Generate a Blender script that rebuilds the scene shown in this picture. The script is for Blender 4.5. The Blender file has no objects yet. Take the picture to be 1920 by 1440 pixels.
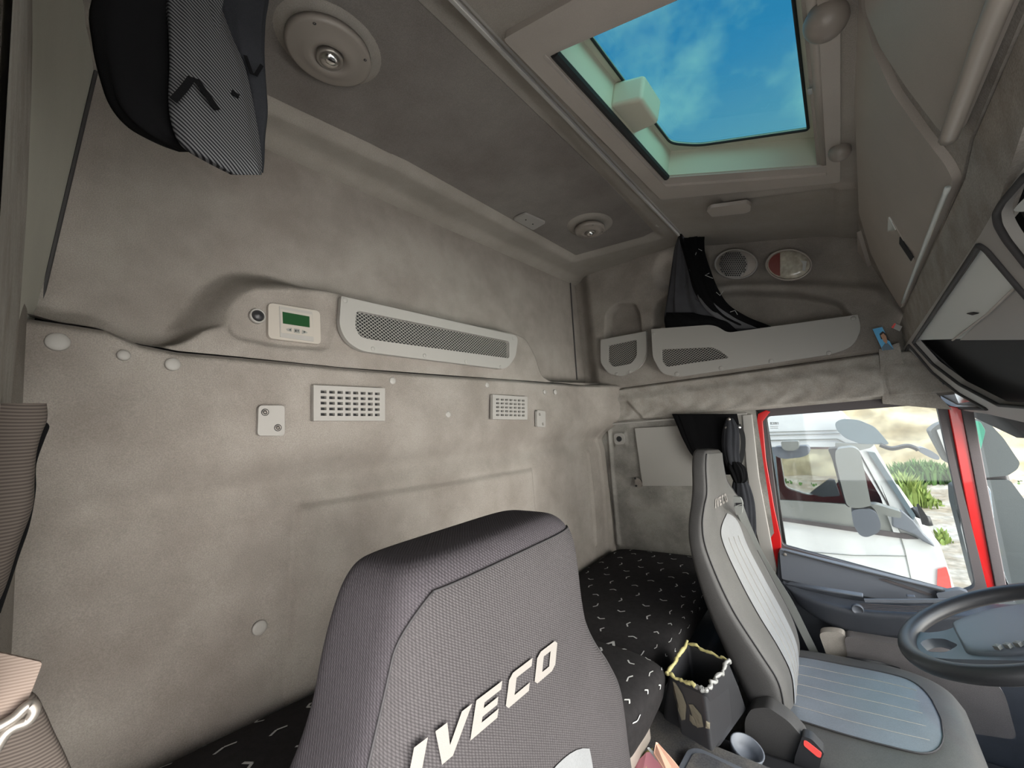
import bpy, math, random
import numpy as np
from mathutils import Vector, Matrix, noise
from mathutils.geometry import tessellate_polygon
random.seed(7)
S = bpy.context.scene
COL = S.collection
# ------------------------------------------------------------------ camera
F = 778.0
CAM = np.array([1.0, 0.0, 1.35])
def nrm(v):
    v = np.array(v, float); return v / np.linalg.norm(v)
eY = nrm([615, 35, 778]); er = np.array([-995, 172, 778.]); er -= er.dot(eY) * eY
eX = -nrm(er); eZ = np.cross(eX, eY)
MW = np.array([eX, eY, eZ])
cd = bpy.data.cameras.new('camera'); cam = bpy.data.objects.new('camera', cd); COL.objects.link(cam)
cd.sensor_width = 36; cd.lens = F / 1920 * 36; cd.clip_start = 0.01; cd.clip_end = 500
R = Matrix(((eX[0], -eX[1], -eX[2]), (eY[0], -eY[1], -eY[2]), (eZ[0], -eZ[1], -eZ[2])))
cam.matrix_world = Matrix.Translation(Vector(CAM)) @ R.to_4x4()
S.camera = cam
# ------------------------------------------------------------------ colour + light
S.view_settings.view_transform = 'Standard'; S.view_settings.look = 'None'
S.view_settings.gamma = 1.0; S.view_settings.use_curve_mapping = False
S.view_settings.exposure = 1.40
W = bpy.data.worlds.new('sky'); S.world = W; W.use_nodes = True
wn = W.node_tree.nodes; wl = W.node_tree.links; wn.clear()
def N(t, **k):
    n = wn.new(t)
    for a, b in k.items(): setattr(n, a, b)
    return n
wo = N('ShaderNodeOutputWorld'); wb = N('ShaderNodeBackground'); tc = N('ShaderNodeTexCoord')
sx = N('ShaderNodeSeparateXYZ'); wl.new(tc.outputs['Generated'], sx.inputs[0])
ramp = N('ShaderNodeValToRGB'); wl.new(sx.outputs['Z'], ramp.inputs[0])
cr = ramp.color_ramp
cr.elements[0].position = 0.0; cr.elements[0].color = (1.0, 0.97, 0.92, 1)
cr.elements[1].position = 0.95; cr.elements[1].color = (0.06, 0.34, 0.90, 1)
e = cr.elements.new(0.34); e.color = (0.92, 0.95, 1.0, 1)
e = cr.elements.new(0.62); e.color = (0.14, 0.50, 1.0, 1)
mp = N('ShaderNodeMapping'); mp.inputs['Scale'].default_value = (4.2, 4.2, 5.5); mp.inputs['Location'].default_value = (3.3, .9, 1.2)
wl.new(tc.outputs['Generated'], mp.inputs[0])
nz = N('ShaderNodeTexNoise'); nz.inputs['Scale'].default_value = 1.0; nz.inputs['Detail'].default_value = 6; nz.inputs['Roughness'].default_value = .55
wl.new(mp.outputs[0], nz.inputs['Vector'])
cr2 = N('ShaderNodeValToRGB'); wl.new(nz.outputs['Fac'], cr2.inputs[0])
cr2.color_ramp.elements[0].position = .46; cr2.color_ramp.elements[0].color = (0, 0, 0, 1)
cr2.color_ramp.elements[1].position = .68; cr2.color_ramp.elements[1].color = (.95, .95, .95, 1)
mx = N('ShaderNodeMixRGB'); wl.new(cr2.outputs[0], mx.inputs[0]); wl.new(ramp.outputs[0], mx.inputs[1]); mx.inputs[2].default_value = (1.15, 1.2, 1.22, 1)
# glow added low in the sky ahead of the cab, to brighten the rear wall
gd = N('ShaderNodeVectorMath'); gd.operation = 'DOT_PRODUCT'; gd.inputs[1].default_value = tuple(nrm([.95, -.22, .12])); wl.new(tc.outputs['Generated'], gd.inputs[0])
gm = N('ShaderNodeMapRange'); gm.interpolation_type = 'SMOOTHSTEP'; gm.inputs['From Min'].default_value = .55; gm.inputs['From Max'].default_value = 1.0; gm.inputs['To Max'].default_value = 4.2
wl.new(gd.outputs['Value'], gm.inputs['Value'])
ga_ = N('ShaderNodeMixRGB'); ga_.blend_type = 'MULTIPLY'; ga_.inputs[0].default_value = 1; ga_.inputs[1].default_value = (1, .955, .90, 1); wl.new(gm.outputs[0], ga_.inputs[2])
gs = N('ShaderNodeMixRGB'); gs.blend_type = 'ADD'; gs.inputs[0].default_value = 1; wl.new(mx.outputs[0], gs.inputs[1]); wl.new(ga_.outputs[0], gs.inputs[2])
wl.new(gs.outputs[0], wb.inputs[0]); wb.inputs[1].default_value = 1.6; wl.new(wb.outputs[0], wo.inputs[0])
sd = bpy.data.lights.new('sun', 'SUN'); sd.energy = 2.6; sd.angle = .08; sd.color = (1, .96, .88)
sun = bpy.data.objects.new('sun', sd); COL.objects.link(sun); sun.location = (0, 0, 8)
sun.rotation_euler = Vector((-0.12, -0.24, 0.96)).to_track_quat('Z', 'Y').to_euler()

# ------------------------------------------------------------------ helpers
def ray(u, v): return MW @ np.array([(u - 960) / F, (v - 720) / F, 1.0])
def hit(u, v, ax, val):
    r = ray(u, v); i = 'xyz'.index(ax); return CAM + (val - CAM[i]) / r[i] * r
def hitp(u, v, p0, n):
    r = ray(u, v); n = np.array(n, float); return CAM + np.dot(np.array(p0) - CAM, n) / np.dot(r, n) * r
ROOT = {}
def setp(o, label=None, cat=None, group=None, kind=None):
    if label: o['label'] = label
    if cat: o['category'] = cat
    if group: o['group'] = group
    if kind: o['kind'] = kind
    return o
def thing(name, label=None, cat=None, loc=(0, 0, 0), group=None, kind=None):
    o = bpy.data.objects.new(name, None); COL.objects.link(o); o.location = loc; o.empty_display_size = .05
    ROOT[o.name] = np.array(loc, float); return setp(o, label, cat, group, kind)
def mk(name, verts, faces, mat, parent=None, smooth=False, idx=None, bevel=0, seg=2, subsurf=0, label=None, cat=None, group=None, kind=None):
    V = np.array([list(map(float, v)) for v in verts]) if not isinstance(verts, np.ndarray) else verts.astype(float)
    if parent is not None: off = ROOT[parent.name]
    else:
        off = (V.min(0) + V.max(0)) / 2; off[2] = V[:, 2].min()
    me = bpy.data.meshes.new(name); me.from_pydata((V - off).tolist(), [], [tuple(int(i) for i in f) for f in faces])
    mats = mat if isinstance(mat, (list, tuple)) else [mat]
    for m in mats: me.materials.append(m)
    if idx is not None: me.polygons.foreach_set('material_index', idx)
    if smooth: me.polygons.foreach_set('use_smooth', [True] * len(me.polygons))
    me.update()
    o = bpy.data.objects.new(name, me); COL.objects.link(o)
    if parent is not None: o.parent = parent; ROOT[o.name] = off
    else: o.location = off; ROOT[o.name] = off
    if bevel:
        b = o.modifiers.new('b', 'BEVEL'); b.width = bevel; b.segments = seg; b.limit_method = 'ANGLE'; b.angle_limit = .6
        me.polygons.foreach_set('use_smooth', [True] * len(me.polygons))
        w = o.modifiers.new('w', 'WEIGHTED_NORMAL'); w.keep_sharp = False
    if subsurf:
        s = o.modifiers.new('s', 'SUBSURF'); s.levels = s.render_levels = subsurf
    return setp(o, label, cat, group, kind)
def join(*parts):
    V = []; Fs = []; n = 0
    for v, f in parts:
        V += [tuple(p) for p in v]; Fs += [tuple(i + n for i in q) for q in f]; n += len(v)
    return V, Fs
def box(lo, hi):
    x0, y0, z0 = lo; x1, y1, z1 = hi
    v = [(x0, y0, z0), (x1, y0, z0), (x1, y1, z0), (x0, y1, z0), (x0, y0, z1), (x1, y0, z1), (x1, y1, z1), (x0, y1, z1)]
    return v, [(0, 3, 2, 1), (4, 5, 6, 7), (0, 1, 5, 4), (1, 2, 6, 5), (2, 3, 7, 6), (3, 0, 4, 7)]
def basis(n):
    n = nrm(n); a = np.array([0, 0, 1.]) if abs(n[2]) < .9 else np.array([0, 1., 0])
    u = nrm(np.cross(a, n)); return u, np.cross(n, u), n
def plate(loops, p0, n, t):
    """loops: list of lists of 3-D points on the plane; n faces the room; thickness t goes behind"""
    u, v, n = basis(n); p0 = np.array(p0, float)
    L2 = [[Vector(((q - p0) @ u, (q - p0) @ v, 0)) for q in map(np.array, l)] for l in loops]
    tri = tessellate_polygon(L2)
    P = [p0 + a.x * u + a.y * v for l in L2 for a in l]; m = len(P)
    V = P + [q - n * t for q in P]
    Fs = []
    for a, b, c in tri:
        w = np.cross(P[b] - P[a], P[c] - P[a])
        if w @ n < 0: b, c = c, b
        Fs.append((a, b, c)); Fs.append((a + m, c + m, b + m))
    k = 0
    for l in L2:
        ln = len(l)
        for i in range(ln):
            a, b = k + i, k + (i + 1) % ln; Fs.append((a, b, b + m, a + m))
        k += ln
    return V, Fs
def rnd(pts, r, k=5):
    """round the corners of a polygon (list of np arrays)"""
    out = []; n = len(pts)
    rs = r if isinstance(r, (list, tuple)) else [r] * n
    for i in range(n):
        p = np.array(pts[i], float); a = np.array(pts[i - 1], float); b = np.array(pts[(i + 1) % n], float); rr = rs[i]
        if rr <= 0: out.append(p); continue
        da = a - p; db = b - p; la = np.linalg.norm(da); lb = np.linalg.norm(db); d = min(rr, la * .48, lb * .48)
        A = p + da / la * d; B = p + db / lb * d
        for j in range(k + 1):
            s = j / k; out.append((1 - s) ** 2 * A + 2 * s * (1 - s) * p + s * s * B)
    return out
def ppx(pix, p0, n): return [hitp(u, v, p0, n) for u, v in pix]
def plate_px(pixloops, p0, n, t, r=0, off=0):
    n_ = nrm(n)
    return plate([[q + n_ * off for q in (rnd(ppx(l, p0, n), r) if r else ppx(l, p0, n))] for l in pixloops], np.array(p0) + n_ * off, n, t)
def tube(pts, r, k=8, closed=False, flat=1.0, up=None):
    P = [np.array(p, float) for p in pts]; n = len(P); V = []; Fs = []
    rs = r if isinstance(r, (list, tuple)) else [r] * n
    pu = None
    for i, p in enumerate(P):
        t = nrm(P[(i + 1) % n] - P[i - 1]) if closed else nrm(P[min(i + 1, n - 1)] - P[max(i - 1, 0)])
        if up is not None: a = np.array(up, float)
        elif pu is None: a = np.array([0, 0, 1.]) if abs(t[2]) < .9 else np.array([1., 0, 0])
        else: a = pu
        s = nrm(np.cross(t, a)); b = np.cross(s, t); pu = b
        for j in range(k):
            w = 2 * math.pi * j / k; V.append(p + rs[i] * (math.cos(w) * s + flat * math.sin(w) * b))
    for i in range(n if closed else n - 1):
        for j in range(k):
            a = i * k + j; b = i * k + (j + 1) % k; c = ((i + 1) % n) * k + (j + 1) % k; d = ((i + 1) % n) * k + j
            Fs.append((a, b, c, d))
    if not closed: Fs += [tuple(range(k))[::-1], tuple((n - 1) * k + j for j in range(k))]
    return V, Fs
def smoothpath(pts, k=6):
    P = [np.array(p, float) for p in pts]; out = []
    for i in range(len(P) - 1):
        a = P[max(i - 1, 0)]; b = P[i]; c = P[i + 1]; d = P[min(i + 2, len(P) - 1)]
        for j in range(k):
            t = j / k; out.append(.5 * ((2 * b) + (c - a) * t + (2 * a - 5 * b + 4 * c - d) * t * t + (-a + 3 * b - 3 * c + d) * t ** 3))
    out.append(P[-1]); return out
def ribbon(pts, w, t, side):
    """flat strap along pts: width vector(s) side"""
    P = [np.array(p, float) for p in pts]; V = []; Fs = []; n = len(P)
    for i, p in enumerate(P):
        tg = nrm(P[min(i + 1, n - 1)] - P[max(i - 1, 0)]); s = np.array(side[i] if isinstance(side, list) else side, float)
        s = nrm(s - s @ tg * tg); m = np.cross(tg, s)
        V += [p - s * w / 2 - m * t / 2, p + s * w / 2 - m * t / 2, p + s * w / 2 + m * t / 2, p - s * w / 2 + m * t / 2]
    for i in range(n - 1):
        for j in range(4): Fs.append((4 * i + j, 4 * i + (j + 1) % 4, 4 * i + 4 + (j + 1) % 4, 4 * i + 4 + j))
    Fs += [(3, 2, 1, 0), tuple(4 * (n - 1) + j for j in range(4))]
    return V, Fs
def lathe(prof, c, ax, k=28, sx=1.0, sy=1.0, u=None):
    """prof: (radius, height along ax)"""
    U, V_, A = basis(ax) if u is None else (nrm(u), np.cross(nrm(ax), nrm(u)), nrm(ax))
    c = np.array(c, float); V = []; Fs = []
    for r, h in prof:
        for j in range(k):
            w = 2 * math.pi * j / k; V.append(c + A * h + r * (sx * math.cos(w) * U + sy * math.sin(w) * V_))
    for i in range(len(prof) - 1):
        for j in range(k): Fs.append((i * k + j, i * k + (j + 1) % k, (i + 1) * k + (j + 1) % k, (i + 1) * k + j))
    if prof[0][0] > 1e-6: Fs.append(tuple(range(k))[::-1])
    if prof[-1][0] > 1e-6: Fs.append(tuple((len(prof) - 1) * k + j for j in range(k)))
    return V, Fs
class Loft:
    """rows of four corners NB, NF, FF, FB; rounded section"""
    def __init__(s, rows, n=4.0, k=48):
        s.rows = [[np.array(p, float) for p in r] for r in rows]; s.n = n; s.k = k
    def row(s, r):
        r = max(0, min(len(s.rows) - 1, r)); i = min(int(r), len(s.rows) - 2); t = r - i
        R_ = s.rows; f = lambda j, c: R_[max(0, min(len(R_) - 1, j))][c]
        out = []
        for c in range(4):
            a, b, cc, d = f(i - 1, c), f(i, c), f(i + 1, c), f(i + 2, c)
            out.append(.5 * ((2 * b) + (cc - a) * t + (2 * a - 5 * b + 4 * cc - d) * t * t + (-a + 3 * b - 3 * cc + d) * t ** 3))
        return out
    def at(s, r, a, b):
        """a: -1 near .. 1 far ; b: -1 back .. 1 front"""
        NB, NF, FF, FB = s.row(r); x = (a + 1) / 2; y = (b + 1) / 2
        return NB * (1 - x) * (1 - y) + NF * (1 - x) * y + FF * x * y + FB * x * (1 - y)
    def front(s, r, a, off=0.003, dish=0):
        b = (max(0, 1 - abs(a) ** s.n)) ** (1 / s.n); p = s.at(r, a, b)
        q = s.at(r, a, b - .4); return p + nrm(p - q) * off
    def mesh(s, sub=4):
        V = []; Fs = []; k = s.k; m = (len(s.rows) - 1) * sub + 1
        for i in range(m):
            for j in range(k):
                w = 2 * math.pi * j / k; c, d = math.cos(w), math.sin(w)
                V.append(s.at(i / sub, math.copysign(abs(c) ** (2 / s.n), c), math.copysign(abs(d) ** (2 / s.n), d)))
        for i in range(m - 1):
            for j in range(k): Fs.append((i * k + j, i * k + (j + 1) % k, (i + 1) * k + (j + 1) % k, (i + 1) * k + j))
        for i, rev in ((0, True), (m - 1, False)):
            c = sum(V[i * k:(i + 1) * k]) / k; V.append(c); ci = len(V) - 1
            for j in range(k):
                a, b = i * k + j, i * k + (j + 1) % k; Fs.append((ci, b, a) if rev else (ci, a, b))
        return V, Fs
def patch(fun, na, nb, t=None):
    V = [fun(i / na, j / nb) for j in range(nb + 1) for i in range(na + 1)]
    Fs = [(j * (na + 1) + i, j * (na + 1) + i + 1, (j + 1) * (na + 1) + i + 1, (j + 1) * (na + 1) + i) for j in range(nb) for i in range(na)]
    return V, Fs
# height fields ------------------------------------------------------
def sdf(A, B, poly):
    P = np.array(poly, float); d = np.full(A.shape, 1e9); ins = np.zeros(A.shape, bool); n = len(P)
    for i in range(n):
        ax, ay = P[i]; bx, by = P[(i + 1) % n]; ex, ey = bx - ax, by - ay
        wx, wy = A - ax, B - ay; t = np.clip((wx * ex + wy * ey) / (ex * ex + ey * ey + 1e-12), 0, 1)
        d = np.minimum(d, np.hypot(wx - t * ex, wy - t * ey))
        c = ((ay > B) != (by > B)) & (A < (bx - ax) * (B - ay) / (by - ay + 1e-12) + ax); ins ^= c
    return np.where(ins, -d, d)
def pl(A, B, line):
    P = np.array(line, float); d = np.full(A.shape, 1e9)
    for i in range(len(P) - 1):
        ax, ay = P[i]; bx, by = P[i + 1]; ex, ey = bx - ax, by - ay
        wx, wy = A - ax, B - ay; t = np.clip((wx * ex + wy * ey) / (ex * ex + ey * ey + 1e-12), 0, 1)
        d = np.minimum(d, np.hypot(wx - t * ex, wy - t * ey))
    return d
def sst(x): x = np.clip(x, 0, 1); return x * x * (3 - 2 * x)
def inside(A, B, poly, w): return sst(.5 - sdf(A, B, poly) / w)
def ridge(A, B, line, w): return np.exp(-(pl(A, B, line) / w) ** 2)
def hf(name, a0, a1, b0, b1, da, fun, P, mat, parent=None, kill=None, bfun=None, **k):
    na = int((a1 - a0) / da) + 1; nb = int((b1 - b0) / da) + 1
    A, Tt = np.meshgrid(np.linspace(a0, a1, na), np.linspace(0, 1, nb))
    if bfun: lo, hi = bfun(A); B = lo + (hi - lo) * Tt
    else: B = b0 + (b1 - b0) * Tt
    H = fun(A, B); X, Y, Z = P(A, B, H)
    V = np.stack([X.ravel(), Y.ravel(), Z.ravel()], 1)
    I = np.arange(na * nb).reshape(nb, na)
    q = np.stack([I[:-1, :-1].ravel(), I[:-1, 1:].ravel(), I[1:, 1:].ravel(), I[1:, :-1].ravel()], 1)
    if kill is not None:
        K = kill((A[:-1, :-1] + A[1:, 1:]) / 2, (B[:-1, :-1] + B[1:, 1:]) / 2).ravel(); q = q[~K]
    return mk(name, V, q.tolist(), mat, parent, smooth=True, **k)

# ------------------------------------------------------------------ materials
def material(name, col, rough=.8, bump=0, bscale=400, mott=0, mscale=5, col2=None, metal=0, spec=.5, kind='noise', stretch=(1, 1, 1), coat=0, sheen=0, emit=None):
    m = bpy.data.materials.new(name); m.use_nodes = True; nt = m.node_tree; b = nt.nodes['Principled BSDF']
    b.inputs['Base Color'].default_value = (*col, 1); b.inputs['Roughness'].default_value = rough
    b.inputs['Metallic'].default_value = metal; b.inputs['Specular IOR Level'].default_value = spec
    b.inputs['Coat Weight'].default_value = coat; b.inputs['Sheen Weight'].default_value = sheen
    if rough >= .85: b.inputs['Specular IOR Level'].default_value = min(spec, .12)
    if emit: b.inputs['Emission Color'].default_value = (*emit[0], 1); b.inputs['Emission Strength'].default_value = emit[1]
    g = nt.nodes.new('ShaderNodeNewGeometry'); mpn = nt.nodes.new('ShaderNodeMapping'); nt.links.new(g.outputs['Position'], mpn.inputs[0]); mpn.inputs['Scale'].default_value = stretch
    if mott:
        n = nt.nodes.new('ShaderNodeTexNoise'); n.inputs['Scale'].default_value = mscale; n.inputs['Detail'].default_value = 5; n.inputs['Roughness'].default_value = .6
        nt.links.new(mpn.outputs[0], n.inputs['Vector'])
        r = nt.nodes.new('ShaderNodeMapRange'); r.inputs['From Min'].default_value = .35; r.inputs['From Max'].default_value = .65; nt.links.new(n.outputs['Fac'], r.inputs['Value'])
        x = nt.nodes.new('ShaderNodeMixRGB'); x.inputs[1].default_value = (*col, 1); x.inputs[2].default_value = (*(col2 or tuple(c * (1 - mott) for c in col)), 1)
        nt.links.new(r.outputs[0], x.inputs[0])
        n2 = nt.nodes.new('ShaderNodeTexNoise'); n2.inputs['Scale'].default_value = bscale * .8; n2.inputs['Detail'].default_value = 2; nt.links.new(g.outputs['Position'], n2.inputs['Vector'])
        r2 = nt.nodes.new('ShaderNodeMapRange'); r2.inputs['From Min'].default_value = .3; r2.inputs['From Max'].default_value = .7; r2.inputs['To Min'].default_value = 1 - mott * .7; r2.inputs['To Max'].default_value = 1 + mott * .5; nt.links.new(n2.outputs['Fac'], r2.inputs['Value'])
        x2 = nt.nodes.new('ShaderNodeMixRGB'); x2.blend_type = 'MULTIPLY'; x2.inputs[0].default_value = 1; nt.links.new(x.outputs[0], x2.inputs[1]); nt.links.new(r2.outputs[0], x2.inputs[2])
        nt.links.new(x2.outputs[0], b.inputs['Base Color'])
    if bump:
        bp = nt.nodes.new('ShaderNodeBump'); bp.inputs['Strength'].default_value = bump; bp.inputs['Distance'].default_value = .002
        if kind == 'noise':
            t = nt.nodes.new('ShaderNodeTexNoise'); t.inputs['Scale'].default_value = bscale; t.inputs['Detail'].default_value = 3; out = t.outputs['Fac']
        elif kind == 'weave':
            t = nt.nodes.new('ShaderNodeTexVoronoi'); t.voronoi_dimensions = '2D'; t.inputs['Scale'].default_value = bscale; t.inputs['Randomness'].default_value = .1; out = t.outputs['Distance']
        if kind == 'weave':
            sp = nt.nodes.new('ShaderNodeSeparateXYZ'); nt.links.new(g.outputs['Position'], sp.inputs[0]); ad = nt.nodes.new('ShaderNodeMath'); nt.links.new(sp.outputs['X'], ad.inputs[0]); nt.links.new(sp.outputs['Y'], ad.inputs[1])
            sc_ = nt.nodes.new('ShaderNodeMath'); sc_.operation = 'MULTIPLY'; sc_.inputs[1].default_value = .62; nt.links.new(ad.outputs[0], sc_.inputs[0])
            a2 = nt.nodes.new('ShaderNodeMath'); nt.links.new(sc_.outputs[0], a2.inputs[0]); nt.links.new(sp.outputs['Z'], a2.inputs[1])
            cb_ = nt.nodes.new('ShaderNodeCombineXYZ'); nt.links.new(sc_.outputs[0], cb_.inputs[0]); nt.links.new(a2.outputs[0], cb_.inputs[1]); nt.links.new(cb_.outputs[0], t.inputs['Vector'])
        else: nt.links.new(g.outputs['Position'], t.inputs['Vector'])
        nt.links.new(out, bp.inputs['Height']); nt.links.new(bp.outputs[0], b.inputs['Normal'])
        if kind == 'weave':
            rr = nt.nodes.new('ShaderNodeMapRange'); rr.inputs['From Min'].default_value = .1; rr.inputs['From Max'].default_value = .7; rr.inputs['To Min'].default_value = 1.3; rr.inputs['To Max'].default_value = .5
            nt.links.new(out, rr.inputs['Value']); x3 = nt.nodes.new('ShaderNodeMixRGB'); x3.blend_type = 'MULTIPLY'; x3.inputs[0].default_value = 1
            src = b.inputs['Base Color'].links[0].from_socket if b.inputs['Base Color'].links else None
            if src: nt.links.new(src, x3.inputs[1])
            else: x3.inputs[1].default_value = (*col, 1)
            nt.links.new(rr.outputs[0], x3.inputs[2]); nt.links.new(x3.outputs[0], b.inputs['Base Color'])
    return m
def stripes(name, c1, c2, scale, direction):
    m = bpy.data.materials.new(name); m.use_nodes = True; nt = m.node_tree; b = nt.nodes['Principled BSDF']; b.inputs['Roughness'].default_value = .9; b.inputs['Specular IOR Level'].default_value = .1
    g = nt.nodes.new('ShaderNodeNewGeometry'); d = nt.nodes.new('ShaderNodeVectorMath'); d.operation = 'DOT_PRODUCT'; d.inputs[1].default_value = direction
    nt.links.new(g.outputs['Position'], d.inputs[0]); mu = nt.nodes.new('ShaderNodeMath'); mu.operation = 'MULTIPLY'; mu.inputs[1].default_value = scale
    nt.links.new(d.outputs['Value'], mu.inputs[0]); si = nt.nodes.new('ShaderNodeMath'); si.operation = 'SINE'; nt.links.new(mu.outputs[0], si.inputs[0])
    r = nt.nodes.new('ShaderNodeMapRange'); r.inputs['From Min'].default_value = -.4; r.inputs['From Max'].default_value = .4; nt.links.new(si.outputs[0], r.inputs['Value'])
    x = nt.nodes.new('ShaderNodeMixRGB'); x.inputs[1].default_value = (*c1, 1); x.inputs[2].default_value = (*c2, 1); nt.links.new(r.outputs[0], x.inputs[0]); nt.links.new(x.outputs[0], b.inputs['Base Color'])
    return m
def glass(name, tint, gloss=.06, gcol=(1, 1, 1)):
    m = bpy.data.materials.new(name); m.use_nodes = True; nt = m.node_tree; nt.nodes.clear()
    o = nt.nodes.new('ShaderNodeOutputMaterial'); t = nt.nodes.new('ShaderNodeBsdfTransparent'); t.inputs[0].default_value = (*tint, 1)
    g = nt.nodes.new('ShaderNodeBsdfGlossy'); g.inputs['Roughness'].default_value = .03; g.inputs[0].default_value = (*gcol, 1)
    x = nt.nodes.new('ShaderNodeMixShader'); x.inputs[0].default_value = gloss
    nt.links.new(t.outputs[0], x.inputs[1]); nt.links.new(g.outputs[0], x.inputs[2]); nt.links.new(x.outputs[0], o.inputs[0]); return m
MT = dict(
    carpet=material('grey felt trim', (.285, .258, .232), .95, .8, 600, .22, 5.5, (.215, .19, .167)),
    ceil=material('headliner felt', (.33, .30, .268), .95, .6, 600, .14, 4, (.27, .243, .215)),
    dark_ceil=material('headliner panel felt', (.235, .215, .195), .95, .6, 600, .2, 4, (.18, .16, .145)),
    header=material('worn felt header', (.34, .315, .285), .95, .45, 380, .2, 14, (.25, .225, .2)),
    side=material('dirty side felt', (.30, .285, .26), .95, .45, 500, .25, 7, (.17, .16, .145)),
    plast=material('grey beige plastic', (.30, .285, .265), .5, .12, 900),
    plast2=material('warm grey plastic', (.40, .36, .32), .45, .1, 900, .08, 6),
    panelcloth=material('worn grey panel cloth', (.125, .115, .115), .9, .5, 500, .15, 8),
    curtm=material('mid grey curtain cloth', (.055, .055, .061), .95, .4, 900, .15, 20),
    lightside=material('pale side plastic', (.44, .43, .37), .6, .2, 500, .06, 8),
    taupe=material('taupe lamp plastic', (.235, .205, .18), .42, .1, 900),
    cream=material('cream plastic', (.36, .325, .285), .4),
    key=material('key grey', (.22, .22, .20), .4),
    dark=material('dark void', (.012, .012, .013), .8),
    black=material('black plastic', (.022, .022, .024), .42, .15, 800),
    rubber=material('black rubber', (.03, .028, .028), .75),
    bluegrey=material('blue grey plastic', (.115, .125, .145), .42, .25, 1200),
    doorgrey=material('dark door plastic', (.055, .06, .072), .4, .3, 1200, .2, 12),
    seat=material('charcoal seat weave', (.062, .057, .059), .9, .6, 360, .1, 8, kind='weave'),
    seatside=material('black seat side weave', (.060, .054, .060), .9, .6, 360, .1, 8, kind='weave'),
    seatd=material('dark seat leather', (.075, .072, .068), .62, .25, 500, .2, 9),
    seatds=material('darker seat leather', (.036, .034, .033), .65, .2, 500, .2, 9),
    insert=material('silver grey insert', (.20, .205, .21), .5, .15, 600, .12, 12),
    insertb=material('blue grey insert', (.17, .185, .205), .5, .2, 400, .12, 12),
    seam=material('seam thread', (.03, .028, .03), .8),
    seamd=material('dusty seam thread', (.22, .21, .2), .8),
    bed=material('black bunk velour', (.021, .0195, .020), .95, .5, 900, .25, 60),
    bedf=material('lit bunk front cloth', (.13, .125, .13), .95, .5, 900, .1, 10, sheen=.2),  # lighter copy of the bunk cloth for its lit front, unused
    white=material('pale print', (.38, .38, .37), .8),
    letter=material('embroidered grey', (.21, .195, .18), .8, .3, 900),
    chrome=material('chrome', (.75, .73, .70), .18, metal=1),
    silver=material('brushed silver', (.34, .31, .28), .4, metal=.7),
    lcd=material('green screen', (.012, .05, .014), .25),
    red=material('red paint', (.50, .008, .008), .3, coat=.4),
    pinkred=material('red button', (.75, .08, .07), .4),
    redlens=material('red lens', (.17, .05, .045), .2, coat=.3),
    lens=material('cloudy lens', (.50, .46, .38), .2, mott=.35, mscale=25, bscale=60, coat=.3),
    shaft=material('pale hatch moulding', (.50, .50, .40), .5),
    curt=material('black curtain cloth', (.0035, .0035, .004), .95, .3, 800),
    curtg=material('grey curtain cloth', (.026, .027, .031), .95, .4, 900, .15, 20),
    curtl=material('lighter grey curtain cloth', (.11, .11, .118), .95, .4, 900, .15, 20),
    stripe=stripes('twill stripe cloth', (.012, .012, .014), (.115, .115, .12), 2 * math.pi * 330, (.35, .62, .70)),
    tan=stripes('ribbed tan cloth', (.055, .046, .04), (.10, .083, .073), 2 * math.pi * 420, (.3, .1, .95)),
    peach=stripes('ribbed peach cloth', (.22, .17, .145), (.30, .24, .205), 2 * math.pi * 520, (.2, .2, .95)),
    wt=material('white truck paint', (.52, .53, .53), .35, coat=.3),
    mirrorh=material('grey mirror plastic', (.17, .175, .165), .6, .2, 60),
    visor=material('smoked visor', (.11, .14, .16), .3),
    mirror=material('mirror glass', (.62, .70, .75), .03, metal=1),
    stone=material('pale stone', (.60, .52, .35), .95, .8, 4, .25, 1.0, (.36, .30, .20)),
    ground=material('pale gravel', (.42, .38, .32), .95, .9, 12, .4, 1.4, (.25, .19, .13)),
    weed=material('weed green', (.07, .15, .03), .8), weed2=material('weed yellow green', (.20, .26, .06), .8),
    burg=material('burgundy trim', (.12, .02, .025), .7),
    pink=material('pink paper', (.62, .25, .30), .8), orange=material('salmon paper', (.75, .42, .30), .8), yellow=material('yellow cloth', (.62, .60, .25), .9, .5, 60),
    glue=material('dried yellow glue', (.40, .36, .16), .35), gluew=material('dried clear glue', (.22, .22, .21), .15),
    dirt=material('dried glue stain', (.115, .10, .07), .8, .5, 120),
    blue=material('photo blue', (.08, .38, .68), .4), skin=material('photo skin', (.42, .22, .13), .5), hair=material('photo hair', (.02, .015, .015), .6), shirt=material('photo shirt', (.10, .16, .22), .6),
    yel=material('yellow reflector', (.95, .75, .02), .4), greenm=material('green reflection tint', (.03, .16, .11), .3),
    seal=material('door rubber seal', (.07, .06, .062), .7, .2, 400), floor=material('dark floor mat', (.03, .03, .03), .9, .6, 200),
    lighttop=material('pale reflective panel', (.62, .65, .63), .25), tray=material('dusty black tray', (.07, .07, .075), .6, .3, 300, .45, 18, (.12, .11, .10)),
    mesh=material('silver mesh', (.40, .38, .35), .4, metal=.3),
)
GL = glass('door glass', (.70, .72, .71), .03); GR = glass('hatch tinted glass', (.205, .335, .325), .03); GW = glass('windscreen glass', (.74, .76, .755), .02)
# ================================================================== SETTING
XU = -0.10                      # upper rear wall plane
def yz(u, v, x=0): q = hit(u, v, 'x', x); return (q[1], q[2])
def xz(u, v, y=2.03): q = hit(u, v, 'y', y); return (q[0], q[2])
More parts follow.
